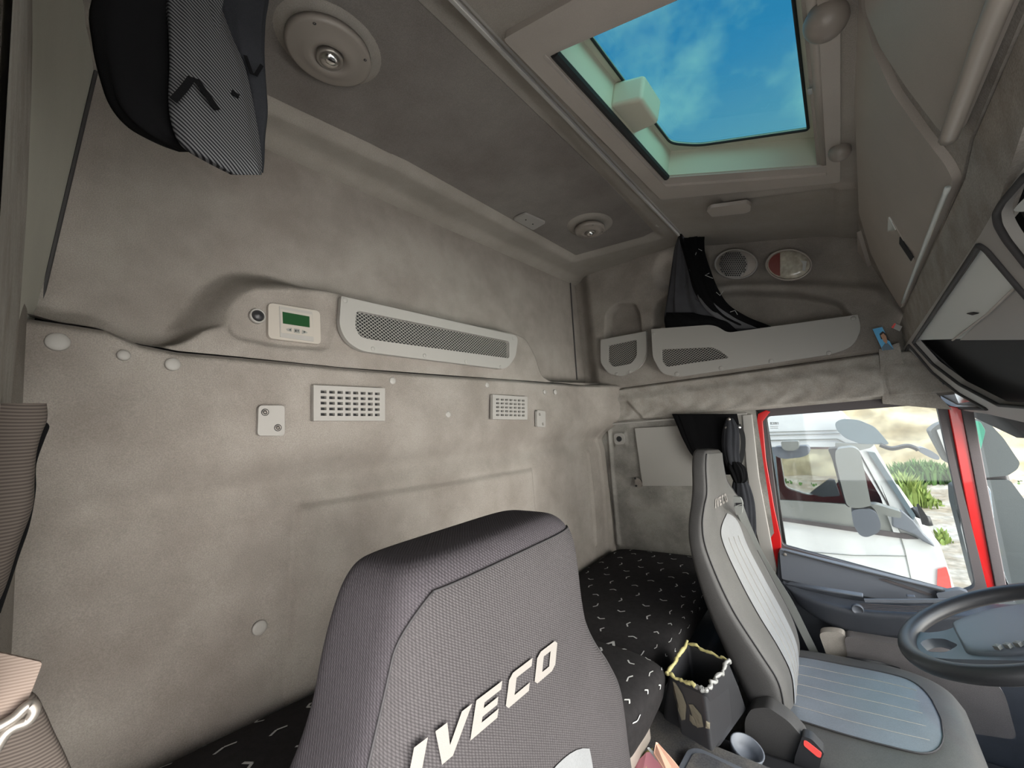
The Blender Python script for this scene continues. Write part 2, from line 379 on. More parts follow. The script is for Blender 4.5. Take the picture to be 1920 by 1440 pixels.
# --- rear wall (lower)
SEAM = [yz(*p) for p in [(-40, 590), (70, 603), (200, 622), (260, 648), (330, 662), (440, 672), (640, 692), (840, 706), (1050, 720), (1128, 727), (1160, 729)]]
def seam(A): return np.interp(A, [p[0] for p in SEAM], [p[1] for p in SEAM])
innr = [yz(*p) for p in [(556, 948), (700, 925), (850, 902), (997, 878), (1003, 960), (1010, 1060), (1020, 1400), (535, 1400), (535, 1250)]]
colr = [yz(*p) for p in [(1103, 850), (1118, 1020)]]; colr2 = [yz(*p) for p in [(1120, 800), (1140, 1025)]]
def rear_h(A, B):
    h = .030 * sst((B - 1.27) / .10) - .012 * np.exp(-((B - 1.27) / .035) ** 2)
    h = h + .010 * inside(A, B, innr, .02) - .006 * np.exp(-(sdf(A, B, innr) / .008) ** 2)
    h = h + .010 * ridge(A, B, colr, .010) + .012 * ridge(A, B, colr2, .010)
    h = h + .09 * sst((A - 1.80) / .25) * sst((B - 1.25) / .15)
    h = h + .0018 * np.sin(A * 47 + 3 * np.sin(B * 21)) * np.exp(-((B - 1.42) / .05) ** 2)
    h = h + .004 * np.sin(A * 9) * np.sin(B * 11)
    h = h - .02 * sst((B - seam(A) + .012) / .012)
    return h
wr = hf('wall_rear', -.08, 2.06, .3, 1.6, .006, rear_h, lambda A, B, H: (H, A, B), MT['carpet'], bfun=lambda A: (np.full_like(A, .3), seam(A) + .0), kind='structure')
# --- rear wall upper moulding with storage bump
bump = [yz(*p) for p in [(-40, 575), (70, 588), (190, 606), (245, 634), (300, 644), (345, 634), (385, 604), (415, 560), (440, 530), (470, 516), (530, 518), (600, 533), (640, 545), (660, 556), (800, 590), (960, 620), (985, 632), (1003, 665), (1014, 700), (1030, 712), (1128, 716), (1170, 718), (1170, 800), (-40, 800)]]
bump = [tuple(p) for p in rnd([np.array(p) for p in bump], .02, 3)]
dish = rnd([np.array(yz(*p)) for p in [(428, 618), (440, 572), (470, 548), (560, 556), (618, 566), (624, 600), (612, 656), (520, 650), (440, 634)]], .02, 4)
dish = [tuple(p) for p in dish]
def up_h(A, B):
    s = sdf(A, B, bump); left = sst((.62 - A) / .25)
    w = .012 + .030 * left * sst((B - 1.60) / .03)
    h = XU + (.008 - XU) * sst(.5 - (s) / (2 * w) + .45 * 0 - .5 + .5)
    h = h - .012 * sst(.5 - sdf(A, B, dish) / .014)
    h = h + .03 * sst((.075 - A) / .05)
    return h
tu = hf('trim_1', -.08, 2.14, 1.5, 2.25, .006, up_h, lambda A, B, H: (H, A, B), MT['carpet'], bfun=lambda A: (seam(A) + .003, np.full_like(A, 2.26)), kind='structure', label='upper rear wall moulding')
V, Fs = box((-.13, -.1, .2), (-.115, 2.16, 2.3)); mk('trim_2', V, Fs, MT['dark'], kind='structure')
# --- ceiling rear part
inset = [tuple(q[:2]) for q in [hit(*p, 'z', 2.16) for p in [(1078, 490), (1238, 447), (880, 62), (480, -200), (380, 100), (500, 192), (760, 320)]]]
inset[3] = (.50, .08); inset[4] = (.02, .08); inset[5] = (.03, .40)
padr = [tuple(q[:2]) for q in rnd([hit(*p, 'z', 2.16) for p in [(662, 258), (722, 228), (788, 275), (735, 305)]], .02)]
ripr = [hit(620, 105, 'z', 2.16), hit(1107, 432, 'z', 2.16)]
def ceil_h(A, B):   # A = x, B = y ; positive = downwards
    h = -.022 * inside(A, B, inset, .05) + .02 * sst((-.03 - A) / .08)
    for q, r in ((ripr[0], .098), (ripr[1], .098)):
        d = np.hypot((A - q[0]), (B - q[1]) * .85); h = h + .010 * sst((r - d) / .02)
    h = h - .003 * inside(A, B, padr, .006)
    h = h + .012 * np.exp(-((A - .545) / .02) ** 2)
    return h
hf('ceiling', XU - .02, .575, -.1, 2.1, .008, ceil_h, lambda A, B, H: (A, B, 2.165 - H), MT['ceil'], kind='structure')
mk('trim_3', *plate([[np.array([x, y, 2.184]) for x, y in [(.02, .08), (.47, .08), (.47, 1.83), (.02, 1.95)]]], (0, 0, 2.184), (0, 0, -1), .004), MT['dark_ceil'], kind='structure', label='inset headliner felt panel')
# --- front ceiling, sloping down to the locker; with the hatch hole
CP0 = np.array([.584, 0, 2.130]); CD = nrm([.5, 0, -.135]); CN = np.array([CD[2], 0, -CD[0]])   # CN points down into the cab
if CN[2] > 0: CN = -CN
def cpx(u, v): return hitp(u, v, CP0, CN)
def cab2(q): return ((q - CP0) @ CD, q[1])
hole = [cab2(cpx(*p)) for p in [(946, 58), (1237, 367), (1574, 333)]]
ha0, ha1, hb0, hb1 = .012, .50, min(hole[0][1], .60), 1.50
def fc_h(A, B):
    h = .01 * sst((B - 1.72) / .3) + .012 * np.exp(-((B - 1.60) / .02) ** 2) * 0
    h = h + .010 * np.exp(-((B - 1.545) / .018) ** 2) * (A > .2)
    h = h + .012 * sst((A - .50) / .03)
    return h
hf('ceiling_front', -.02, .60, -.1, 2.12, .008, fc_h, lambda A, B, H: (CP0[0] + CD[0] * A + CN[0] * H, B, CP0[2] + CD[2] * A + CN[2] * H), MT['ceil'],
   kill=lambda A, B: (A > ha0 + .03) & (A < ha1 - .03) & (B > hb0 + .03) & (B < hb1 - .03), kind='structure')
bpy.data.objects['ceiling_front'].name = 'ceiling.001'
# --- far side, upper
def fy(A): return 2.03 + 0 * A
fseam = [xz(*p) for p in [(1090, 737), (1130, 732), (1400, 695), (1650, 660), (1700, 655)]]
def fsm(A): return np.interp(A, [p[0] for p in fseam], [p[1] for p in fseam])
n1 = [tuple(p) for p in rnd([np.array(xz(*p)) for p in [(1134, 670), (1138, 588), (1155, 572), (1188, 570), (1198, 590), (1202, 655)]], .02)]
n2 = [tuple(p) for p in rnd([np.array(xz(*p)) for p in [(1226, 670), (1228, 572), (1250, 556), (1400, 548), (1500, 552), (1575, 566), (1594, 600), (1596, 628), (1400, 655)]], .03)]
n3 = [tuple(p) for p in rnd([np.array(xz(*p)) for p in [(1228, 515), (1240, 480), (1275, 462), (1320, 470), (1320, 530), (1240, 540)]], .03)]
r1 = [xz(*p) for p in [(1290, 466), (1340, 452), (1450, 450), (1620, 452)]]; r2 = [xz(*p) for p in [(1300, 548), (1380, 536), (1500, 540), (1640, 548)]]
belt = [xz(*p) for p in [(1300, 480), (1400, 468), (1620, 470), (1640, 530), (1500, 528), (1310, 540)]]
def far_h(A, B):
    h = -.05 * inside(A, B, n1, .016) - .06 * inside(A, B, n2, .02) - .03 * inside(A, B, n3, .05)
    h = h + .030 * ridge(A, B, r1, .035) + .018 * ridge(A, B, r2, .022) - .006 * inside(A, B, belt, .03)
    h = h + .04 * sst((B - 2.10) / .1) * sst((A - .55) / .1) - .05 * sst((.02 - A) / .10)
    h = h - .012 * sst((fsm(A) + .01 - B) / .010)
    h = h - .10 * sst((A - 1.10) / .35)
    return h
hf('wall_left', -.14, 1.5, 1.5, 2.2, .007, far_h, lambda A, B, H: (A, 2.03 - H, B), MT['carpet'], bfun=lambda A: (fsm(A), 2.22 - .14 * sst((A - .5) / .6)), kind='structure')
V, Fs = box((-.1, 2.105, 1.36), (1.5, 2.12, 2.25)); mk('wall_left', V, Fs, MT['dark'], kind='structure')
# header strip under the shelf
hd0 = [xz(*p) for p in [(1090, 799), (1126, 795), (1650, 748), (1760, 742)]]
def hdl(A): return np.interp(A, [p[0] for p in hd0], [p[1] for p in hd0])
trap = [xz(*p) for p in [(1132, 800), (1132, 768), (1148, 755), (1178, 752), (1212, 790)]]
def hd_h(A, B):
    h = .012 + .010 * sst((fsm(A) - .03 - B) / .04) - .012 * inside(A, B, trap, .02) - .02 * sst((B - fsm(A) + .012) / .012)
    h = h - .03 * sst((hdl(A) + .012 - B) / .012) + .0015 * np.sin(A * 60 + 4 * np.sin(B * 30))
    h = h - .008 * np.exp(-((A - 1.135) / .006) ** 2)
    return h
hf('trim_4', -.02, 1.42, 1.3, 1.6, .006, hd_h, lambda A, B, H: (A, 2.03 - H, B), MT['header'], bfun=lambda A: (hdl(A), fsm(A) - .002), kind='structure', label='felt header above the door window')
# lower far wall (beside the bunk)
colf = [xz(*p) for p in [(1142, 808), (1158, 1020)]]
cupd = xz(1163, 823)
def fl_h(A, B):
    h = .014 * ridge(A, B, colf, .008) - .05 * sst((.03 - A) / .05) * 0
    h = h + .008 * sst((.040 - np.maximum(abs(A - cupd[0]), abs(B - cupd[1]))) / .012)
    h = h + .006 * np.sin(A * 8 + 1) * np.sin(B * 7)
    return h
def bpx(B): return .74
hf('wall_left', -.04, .715, .0, 1.36, .006, fl_h, lambda A, B, H: (A, 2.035 - H, B), MT['side'], kind='structure')
# near side upper trims (thin view along the door opening)
def near_h(A, B): return .045 + .075 * sst((B - 1.62) / .5) * sst((.55 - A) / .25 + .5) - .02 * sst((1.60 - B) / .03)
hf('wall_right', XU - .02, .70, 1.50, 2.19, .01, lambda A, B: (.047 + .068 * (B - 1.6) / .56) * (1 - A) / 1.1 * (1 - 1.15 * (A + .1) / .8), lambda A, B, H: (A, H, B), MT['lightside'], kind='structure')
ka = [hit(62, 0, 'x', .3), hit(58, 200, 'x', .3), hit(50, 400, 'x', .3), hit(36, 600, 'x', .3), hit(20, 760, 'x', .3)]
kz = [q_[2] for q_ in ka][::-1]; ky = [q_[1] / .7 for q_ in ka][::-1]
hf('wall_right', .10, .75, 1.20, 2.19, .01, lambda A, B: np.interp(B, kz, ky) * (1 - A) * (1 - .35 * sst((.30 - A) / .2) - .9 * np.clip((A - .32) / .45, 0, 1)), lambda A, B, H: (A, H, B), MT['header'], kind='structure')
hf('wall_right', XU - .02, .40, .3, 1.60, .02, lambda A, B: 0 * A + .036 - .032 * sst((A - .0) / .25), lambda A, B, H: (A, H, B), MT['carpet'], kind='structure')
V, Fs = box((-.12, -.09, .0), (.5, -.075, 2.2)); mk('wall_right', V, Fs, MT['carpet'], kind='structure')
# floor, engine tunnel
V, Fs = box((-.12, -.1, -.06), (1.9, 2.1, .0)); mk('floor', V, Fs, MT['floor'], kind='structure')
V, Fs = box((-.12, -.1, 0), (.0, 2.1, .4)); mk('trim_5', V, Fs, MT['black'], kind='structure')
V, Fs = box((1.75, -.05, 0), (1.9, 2.1, .55)); mk('wall_front', V, Fs, MT['black'], kind='structure')
T_ = lambda *a: np.array(a, float)
# seam shadows / piping lines in corners
V, Fs = tube(smoothpath([hit(*p, 'y', 2.03) for p in [(1072, 520), (1110, 488), (1180, 470), (1240, 458), (1272, 455)]]), .004, 6); mk('trim_6', V, Fs, MT['seam'], kind='structure')
V, Fs = tube([hit(1069, 524, 'x', XU + .004), hit(1074, 600, 'x', XU + .004), hit(1082, 712, 'x', XU + .004)], .0035, 6); mk('trim_7', V, Fs, MT['rubber'], kind='structure')
V, Fs = tube([T_(XU + .006, .0485 + .068 * (z - 1.6) / .56, z) for z in (1.60, 1.75, 1.9, 2.05, 2.17)], .0035, 6); mk('trim_8', V, Fs, MT['rubber'], kind='structure')
# near vertical felt strip edge and lower near corner seam
V, Fs = tube([hit(68, 612, 'x', .02), hit(70, 690, 'x', .012), hit(52, 745, 'x', .01), hit(48, 900, 'x', .01)], .0045, 6); mk('trim_9', V, Fs, MT['rubber'], kind='structure')
# curtain rail on the ceiling
cr_ = thing('curtain_rail', 'long grey double-groove curtain rail across the ceiling beside the roof hatch', 'curtain rail', (.556, 1.0, 2.14))
for i, dx in enumerate((-.014, 0, .012)):
    V, Fs = box((.556 + dx - .0045, -.05, 2.142 - (i == 1) * -.006), (.556 + dx + .0045, 1.88, 2.165)); mk('rail_rib', V, Fs, MT['plast'], cr_, bevel=.0015)
V, Fs = box((.552, -.04, 2.150), (.560, 1.87, 2.160)); mk('groove', V, Fs, MT['dark'], cr_)
V, Fs = tube([hit(*p, 'y', 2.003) for p in [(1120, 797), (1260, 786), (1400, 775)]], .0045, 8)
sr = mk('curtain_rail', V, Fs, MT['plast'], label='thin pale curtain rail along the header above the bunk side curtain', cat='curtain rail')
# caps
def cap(u, v, ax, val, n, rpx, parent=None, m='plast'):
    q = hit(u, v, ax, val); d = np.linalg.norm(q - CAM); dep = ((q - CAM) @ MW)[2]; r = rpx * dep / F
    return q, r
def capobj(u, v, ax, val, n, rpx, name='fastener_cap', mat='plast', parent=None):
    q, r = cap(u, v, ax, val, n, rpx)
    V, Fs = lathe([(r, -.004), (r, .001), (r * .9, .0028), (r * .5, .0034), (0, .0036)], q, n, 20)
    return mk(name, V, Fs, MT[mat], parent, smooth=True)
for u, v, r in [(108, 641, 17), (232, 666, 10), (324, 683, 12), (736, 714, 7), (913, 722, 5), (1021, 735, 4), (1041, 735, 5), (840, 777, 6)]: capobj(u, v, 'x', .031, (1, 0, 0), r, parent=wr)
capobj(487, 1177, 'x', .004, (1, 0, 0), 13, parent=wr)
hs = [o for o in bpy.data.objects if o.name.startswith('trim_4')][0]
for u, v, r in [(1229, 751, 7), (1389, 732, 8), (1614, 706, 9), (1155, 768, 4)]: capobj(u, v, 'y', 2.016, (0, -1, 0), r, parent=hs, mat='header')

# ================================================================== REAR WALL THINGS
def bil(c, a, b): return (1 - b) * ((1 - a) * c[0] + a * c[1]) + b * ((1 - a) * c[3] + a * c[2])
def vent(pix, nc, nr_, off, label):
    c = [hit(*p, 'x', off) for p in pix]; xs = [0]; m = .07
    t = thing('air_vent', label, 'vent', bil(c, .5, 1) - np.array([.004, 0, 0]))
    cw = (1 - 2 * m) / nc; xs = [0]; ys = [0]
    for i in range(nc): xs += [m + cw * (i + .16), m + cw * (i + .84)]
    chh = (1 - 2 * .10) / nr_
    for j in range(nr_): ys += [.10 + chh * (j + .25), .10 + chh * (j + .75)]
    xs.append(1); ys.append(1); V = []; Fs = []
    for lay in (0, -.012):
        for y in ys:
            for x in xs: V.append(bil(c, x, y) + np.array([lay, 0, 0]))
    nx, ny = len(xs), len(ys); n0 = nx * ny; I = lambda i, j: j * nx + i
    solid = lambda i, j: 0 <= i < nx - 1 and 0 <= j < ny - 1 and not (i % 2 == 1 and j % 2 == 1)
    for j in range(ny - 1):
        for i in range(nx - 1):
            if not solid(i, j): continue
            Fs.append((I(i, j), I(i, j + 1), I(i + 1, j + 1), I(i + 1, j)))
            for (di, dj, p, q) in ((-1, 0, I(i, j), I(i, j + 1)), (1, 0, I(i + 1, j), I(i + 1, j + 1)), (0, -1, I(i, j), I(i + 1, j)), (0, 1, I(i, j + 1), I(i + 1, j + 1))):
                if not solid(i + di, j + dj): Fs.append((p, q, q + n0, p + n0))
    mk('grille', V, Fs, MT['plast'], t)
    V = [bil(c, a, b) + np.array([-.0105, 0, 0]) for a, b in ((.03, .03), (.97, .03), (.97, .97), (.03, .97))]
    mk('duct', *plate([V], V[0], (1, 0, 0), .003), MT['dark'], t)
    return t
vent([(588, 722), (722, 728), (722, 789), (588, 789)], 8, 5, .050, 'pale slotted air vent beside the near two-bolt plate, below the long mesh pocket')
vent([(924, 740), (989, 744), (989, 787), (924, 786)], 7, 5, .050, 'smaller pale slotted air vent near the far corner of the rear wall')
def boltplate(pix, off, bolts, r, label):
    t = thing('bolt_plate', label, 'plate', hit(*pix[2], 'x', off - .004))
    mk('cover_plate', *plate_px([pix], hit(*pix[0], 'x', off), (1, 0, 0), .010, r=.008), MT['plast'], t, bevel=.0015)
    for u, v in bolts:
        q = hit(u, v, 'x', off); rr = r
        mk('dark_ring', *lathe([(rr * 1.25, -.001), (rr * 1.25, .0006), (0, .0008)], q, (1, 0, 0), 18), MT['seam'], t)  # dark ring added for contrast around the bolt
        w = mk('bolt', *lathe([(rr, -.001), (rr, .001), (rr * .75, .0012), (rr * .7, -.0002), (rr * .5, -.0002), (rr * .5, .002), (0, .0025)], q, (1, 0, 0), 18), MT['silver'], t, smooth=True)
    return t
boltplate([(485, 760), (534, 760), (534, 817), (483, 817)], .044, [(497, 773), (521, 802)], .0062, 'near square grey plate with two bolts left of the larger rear wall vent')
boltplate([(1007, 769), (1023, 771), (1023, 801), (1007, 800)], .044, [(1012, 777), (1018, 795)], .0045, 'small distant grey plate with two bolts right of the smaller rear vent')
def meshgrille(name, poly2, P, pitch, wdt, mat, parent, ang=(.62, -.62), t=.0012):
    """expanded metal: two families of thin ribbons clipped to a polygon in plane coords"""
    poly = np.array(poly2, float); c = poly.mean(0); V = []; Fs = []
    for a in ang:
        d = np.array([math.cos(a), math.sin(a)]); n = np.array([-d[1], d[0]]); pr = (poly - c) @ n
        k = math.ceil(pr.min() / pitch)
        while k * pitch < pr.max():
            o = c + n * k * pitch; ts = []
            for i in range(len(poly)):
                p, q = poly[i], poly[(i + 1) % len(poly)]; s0 = (p - o) @ n; s1 = (q - o) @ n
                if (s0 > 0) != (s1 > 0): w = s0 / (s0 - s1); ts.append(((p + (q - p) * w) - o) @ d)
            ts.sort()
            for i in range(0, len(ts) - 1, 2):
                b = len(V); A = o + d * ts[i]; B = o + d * ts[i + 1]; h = n * wdt / 2
                for pt in (A - h, B - h, B + h, A + h): V.append(P(pt, 0))
                for pt in (A - h, B - h, B + h, A + h): V.append(P(pt, -t))
                Fs += [(b, b + 1, b + 2, b + 3), (b + 4, b + 7, b + 6, b + 5), (b, b + 4, b + 5, b + 1), (b + 3, b + 2, b + 6, b + 7)]
            k += 1
    return mk(name, V, Fs, mat, parent)
def pocket(name, outer, holepx, ax, val, n, t, pitch, wdt, rad, hrad, screws, label, cap_mat='plast'):
    O = rnd([hit(*p, ax, val) for p in outer], rad); H = rnd([hit(*p, ax, val) for p in holepx], hrad)
    q = np.mean(np.array(O), 0); th = thing(name, label, 'storage pocket', q - np.array(n) * t)
    mk('pocket_panel', *plate([O, H], O[0], n, t), MT['plast'], th, bevel=.0015)
    i, j = (1, 2) if ax == 'x' else (0, 2); k = 0 if ax == 'x' else 1
    def P(pt, d):
        v = np.zeros(3); v[i], v[j] = pt; v[k] = val; return v - np.array(n) * (t * .6 - d)
    meshgrille('mesh_grille', [(p[i], p[j]) for p in H], P, pitch, wdt, MT['mesh'], th)
    bk = [p - np.array(n) * (t + .001) for p in H]; mk('pocket_lining', *plate([bk], bk[0], n, .002), MT['dark'], th)
    for u, v, r in screws:
        p, rr = cap(u, v, ax, val, n, r); V, Fs = lathe([(rr, -.001), (rr, .0012), (rr * .8, .0018), (0, .002)], p, n, 14); mk('screw_cap', V, Fs, MT[cap_mat], th, smooth=True)
    return th
pocket('mesh_pocket', [(640, 555), (972, 630), (967, 668), (950, 693), (720, 664), (677, 658), (650, 640), (636, 612)], [(668, 582), (955, 640), (955, 672), (700, 637), (676, 632), (666, 616)],
       'x', .032, (1, 0, 0), .014, .0078, .0015, [.004, .03, .02, .05, .01, .02, .03, .02], .012, [(647, 563, 5), (699, 654, 4), (796, 667, 4), (874, 678, 4), (938, 688, 3), (962, 635, 3)], 'long slanted storage pocket with a mesh window on the rear wall')
# heater controller
o = .008
t = thing('heater_controller', 'beige wall controller with a dark green screen and three keys, beside the round socket', 'controller', hit(552, 645, 'x', -.004))
mk('housing', *plate_px([[(503, 567), (600, 583), (602, 646), (503, 634)]], hit(503, 567, 'x', o), (1, 0, 0), .016, r=[.012, .012, .012, .012]), MT['cream'], t, bevel=.003)
mk('face_panel', *plate_px([[(523, 574), (585, 585), (588, 641), (525, 632)]], hit(503, 567, 'x', o), (1, 0, 0), .004, r=.001, off=.0015), MT['plast'], t, bevel=.0006)
mk('key_panel', *plate_px([[(525, 580), (584, 590), (587, 632), (526, 624)]], hit(503, 567, 'x', o), (1, 0, 0), .003, r=.0015, off=.0026), MT['cream'], t, bevel=.0005)
mk('screen', *plate_px([[(528.5, 585), (579, 594), (579.5, 614.5), (529.5, 607)]], hit(503, 567, 'x', o), (1, 0, 0), .0015, off=.0034), MT['lcd'], t)
for px in ([(535, 617), (546, 615), (546, 623), (538, 621)], [(550, 616), (561, 618), (561, 626), (550, 624)], [(565, 619), (573, 622), (576, 625), (565, 627)]):
    b = mk('key', *plate_px([px], hit(503, 567, 'x', o), (1, 0, 0), .001, r=.002, off=.0038), MT['key'], t)
mk('arrow', *plate_px([[(540, 619), (544, 617), (544, 621)]], hit(503, 567, 'x', o), (1, 0, 0), .0006, off=.0044), MT['black'], t)
mk('arrow', *plate_px([[(568, 621), (572, 623), (568, 625)]], hit(503, 567, 'x', o), (1, 0, 0), .0006, off=.0044), MT['black'], t)
for p in ([(552, 618.6), (554.5, 619), (554.5, 623), (552, 622.6)], [(556, 619.4), (559, 620), (557.4, 623.6)]):
    mk('key_mark', *plate_px([p], hit(503, 567, 'x', o), (1, 0, 0), .0006, off=.0044), MT['black'], t)
q, r = cap(482, 593, 'x', .0, 0, 14)
t = thing('power_socket', 'round wall socket with a black domed plug beside the green-screen controller', 'socket', q - np.array([0, 0, r]))
mk('socket_ring', *lathe([(r, -.006), (r, .004), (r * .92, .007), (r * .8, .007), (r * .76, .0)], q, (1, 0, 0), 28), MT['plast'], t, smooth=True)
mk('plug', *lathe([(r * .76, -.002), (r * .74, .005), (r * .5, .009), (0, .0105)], q + np.array([0, .001, .0008]), (1, 0, 0), 28), MT['black'], t, smooth=True)

# ================================================================== CEILING THINGS
def roundlamp(u, v, z, r, label, lens='chrome'):
    q = hit(u, v, 'z', z); t = thing('reading_lamp', label, 'lamp', q)
    n = (0, 0, -1); U = (0, 1, 0)
    V, Fs = lathe([(r, -.012), (r, .001), (r * .93, .004), (r * .80, .0035), (r * .62, .009), (r * .50, .012), (r * .40, .010), (r * .34, .004), (r * .30, .002)], q, n, 40, 1.12, 1.0, U); mk('lamp_base', V, Fs, MT['taupe'], t, smooth=True)
    mk('lamp_ring', *lathe([(r * .34, .002), (r * .34, .013), (r * .30, .015), (r * .27, .012)], q, n, 32), MT['silver'], t, smooth=True)
    mk('lens', *lathe([(r * .27, .004), (r * .27, .012), (r * .2, .019), (r * .1, .022), (0, .023)], q, n, 32), MT[lens], t, smooth=True)
    for s in (-1, 1):
        p = q + np.array([-.02 if 0 else .6 * r, s * r * .72, -.002]); mk('screw', *lathe([(.0035, -.002), (.0035, .0018), (.0015, .0022), (0, .0005)], p, n, 12), MT['black'], t, smooth=True)
    return t
roundlamp(618, 103, 2.152, .075, 'large round ceiling lamp with chrome lens close to the hanging black curtain')
roundlamp(1106, 433, 2.152, .060, 'small round ceiling lamp with chrome lens near the far corner of the ceiling')
P0 = (0, 0, 2.172)
t = thing('ceiling_socket', 'small pale rounded plate with two dots on the ceiling beside the far lamp', 'plate', hit(992, 415, 'z', 2.170))
mk('plate_body', *plate_px([[(962, 412), (985, 401), (1024, 418), (1000, 432)]], P0, (0, 0, -1), .008, r=.012), MT['plast'], t, bevel=.0015)
for p in ((986, 412), (999, 420)): mk('pin', *lathe([(.003, -.001), (.003, .002), (0, .003)], hitp(*p, P0, (0, 0, -1)), (0, 0, -1), 10), MT['black'], t)
mk('patch_panel', *plate_px([[(1228, 424), (1236, 415), (1262, 419), (1266, 424), (1250, 430)]], (0, 0, 2.165), (0, 0, -1), .004, r=.01), MT['plast2'], None, label='small tan oval cover beside the end of the ceiling curtain rail', cat='cover')
q = CP0 + CN * .035
mk('ceiling_pad', *plate_px([[(1325, 396), (1332, 390), (1400, 381), (1408, 386), (1407, 396), (1398, 400), (1335, 407)]], q, CN, .012, r=.008), MT['plast2'], None, bevel=.002, label='oblong tan pad on the sloping ceiling between the hatch and the oval speaker', cat='cover')
# --- roof hatch
HN = CN
t = thing('roof_hatch', 'open tinted roof hatch in a wide grey frame on the ceiling', 'roof hatch', cpx(1300, 200))
outer = [(946, 58), (1237, 367), (1576, 333), (1560, 0), (1530, -300), (1100, 10)]
O = [cpx(*p) for p in [(946, 58), (1240, 367), (1576, 333), (1531, 0)]]
y0 = O[0][1]; x0 = O[0][0]
O2 = [cpx(944, 60), cpx(1240, 367), cpx(1577, 333)]
a1 = (O2[2] - CP0) @ CD
corner = CP0 + CD * a1; corner = np.array([corner[0], y0 - .02, corner[2]]); O2.append(corner)
I1 = [cpx(1018, 92), cpx(1248, 342), cpx(1552, 320)]
a2 = (I1[2] - CP0) @ CD; c2 = CP0 + CD * a2; I1.append(np.array([c2[0], I1[0][1] - .005, c2[2]]))
mk('hatch_frame', *plate([[p + HN * .014 for p in rnd(O2, .012)], [p + HN * .014 for p in rnd(I1, .006)]], CP0 + HN * .014, HN, .03), MT['plast2'], t, bevel=.003)
I2 = [cpx(1040, 96), cpx(1250, 330), cpx(1548, 308)]; a3 = (I2[2] - CP0) @ CD; c3 = CP0 + CD * a3; I2.append(np.array([c3[0], I2[0][1], c3[2]]))
mk('inner_frame', *plate([[p + HN * .006 for p in I1], [p + HN * .006 for p in rnd(I2, .006)]], CP0 + HN * .006, HN, .012), MT['plast2'], t, bevel=.0015)
UP = -HN; D = .075
V = []; Fs = []
for p in I2: V += [p, p + UP * D]
for i in range(4): a = 2 * i; b = 2 * ((i + 1) % 4); Fs.append((a, b, b + 1, a + 1))
o_ = mk('shaft_wall', V, Fs, MT['shaft'], t); so = o_.modifiers.new('s', 'SOLIDIFY'); so.thickness = .008; so.offset = 0
# black seal along the rail side edge and far edge
mk('seal', *tube([I2[0] + HN * .004, I2[1] + HN * .004], .010, 8), MT['dark'], t)
def lidp(u, v, d=D): return hitp(u, v, CP0 + UP * d, CN)
LO = [p + UP * D + (p - sum(I2) / 4) * .18 for p in I2]
Gp = [lidp(*p) for p in [(1060, 15), (1105, 64), (1215, 212), (1258, 268), (1310, 272), (1516, 242)]]
ga = (Gp[-1] - CP0) @ CD; gc = CP0 + UP * D + CD * ga; gy = I2[0][1] + .02; Gp.append(np.array([gc[0], gy, gc[2]]))
Gr = rnd(Gp, [.0, .0, .0, .025, .03, .01, .02])
mk('lid_flange', *plate([LO, Gr], CP0 + UP * D, CN, .006), MT['shaft'], t)
mk('lid_seal', *tube([p + HN * .002 for p in Gr], .0035, 6, closed=True), MT['dark'], t, smooth=True)
mk('lid_glass', *plate([Gr], CP0 + UP * (D + .004), CN, .002), GR, t)
# motor box hanging inside the opening
bx = [lidp(*p, .05) for p in [(1140, 136), (1178, 124), (1218, 122), (1253, 180), (1232, 236), (1186, 252), (1140, 200)]]
B0 = [lidp(*p, D) for p in [(1156, 130), (1218, 122), (1252, 180), (1236, 236), (1195, 240), (1142, 200)]]
bc = [cpx(*p) for p in [(1140, 196), (1188, 256)]]
def cpd(u, v, d): return hitp(u, v, CP0 + UP * d, CN)
low = [cpd(1142, 200, .012), cpd(1188, 254, .012), cpd(1235, 232, .012), cpd(1203, 186, .012)]
hi_ = [p + UP * .060 for p in low]
V = low + hi_; Fs = [(0, 1, 2, 3), (7, 6, 5, 4), (0, 4, 5, 1), (1, 5, 6, 2), (2, 6, 7, 3), (3, 7, 4, 0)]
mk('motor_box', V, Fs, MT['shaft'], t, bevel=.010, seg=4)
mk('roller_blind', *tube([cpx(1548, 305) + UP * .008, CP0 + CD * a3 + np.array([0, y0 - .02 - 0, 0]) * np.array([0, 1, 0]) + UP * .008], .016, 12), MT['plast2'], t, smooth=True)
q = cpx(1520, 163) + HN * .010; mk('latch_slot', *plate([[q + CD * a + np.array([0, b, 0]) for a, b in ((-.004, -.010), (.004, -.010), (.004, .010), (-.004, .010))]], q, CN, .004), MT['mirror'], t)
for (u, v, r, lb) in ((1577, 268, .024, 'small round grey knob on the front edge of the roof hatch frame'), (1553, 12, .032, 'large round grey knob at the top edge beside the roof hatch')):
    q = cpx(u, v) + HN * .016; mk('hatch_knob', *lathe([(r * .8, -.012), (r * .95, .0)] + [(r * math.cos(a), .006 + r * .95 * math.sin(a)) for a in np.linspace(0, math.pi / 2, 10)], q, CN, 30), MT['taupe'], None, smooth=True, label=lb, cat='knob')
V, Fs = box((.55, .5, 2.24), (.60, .5, 2.24))

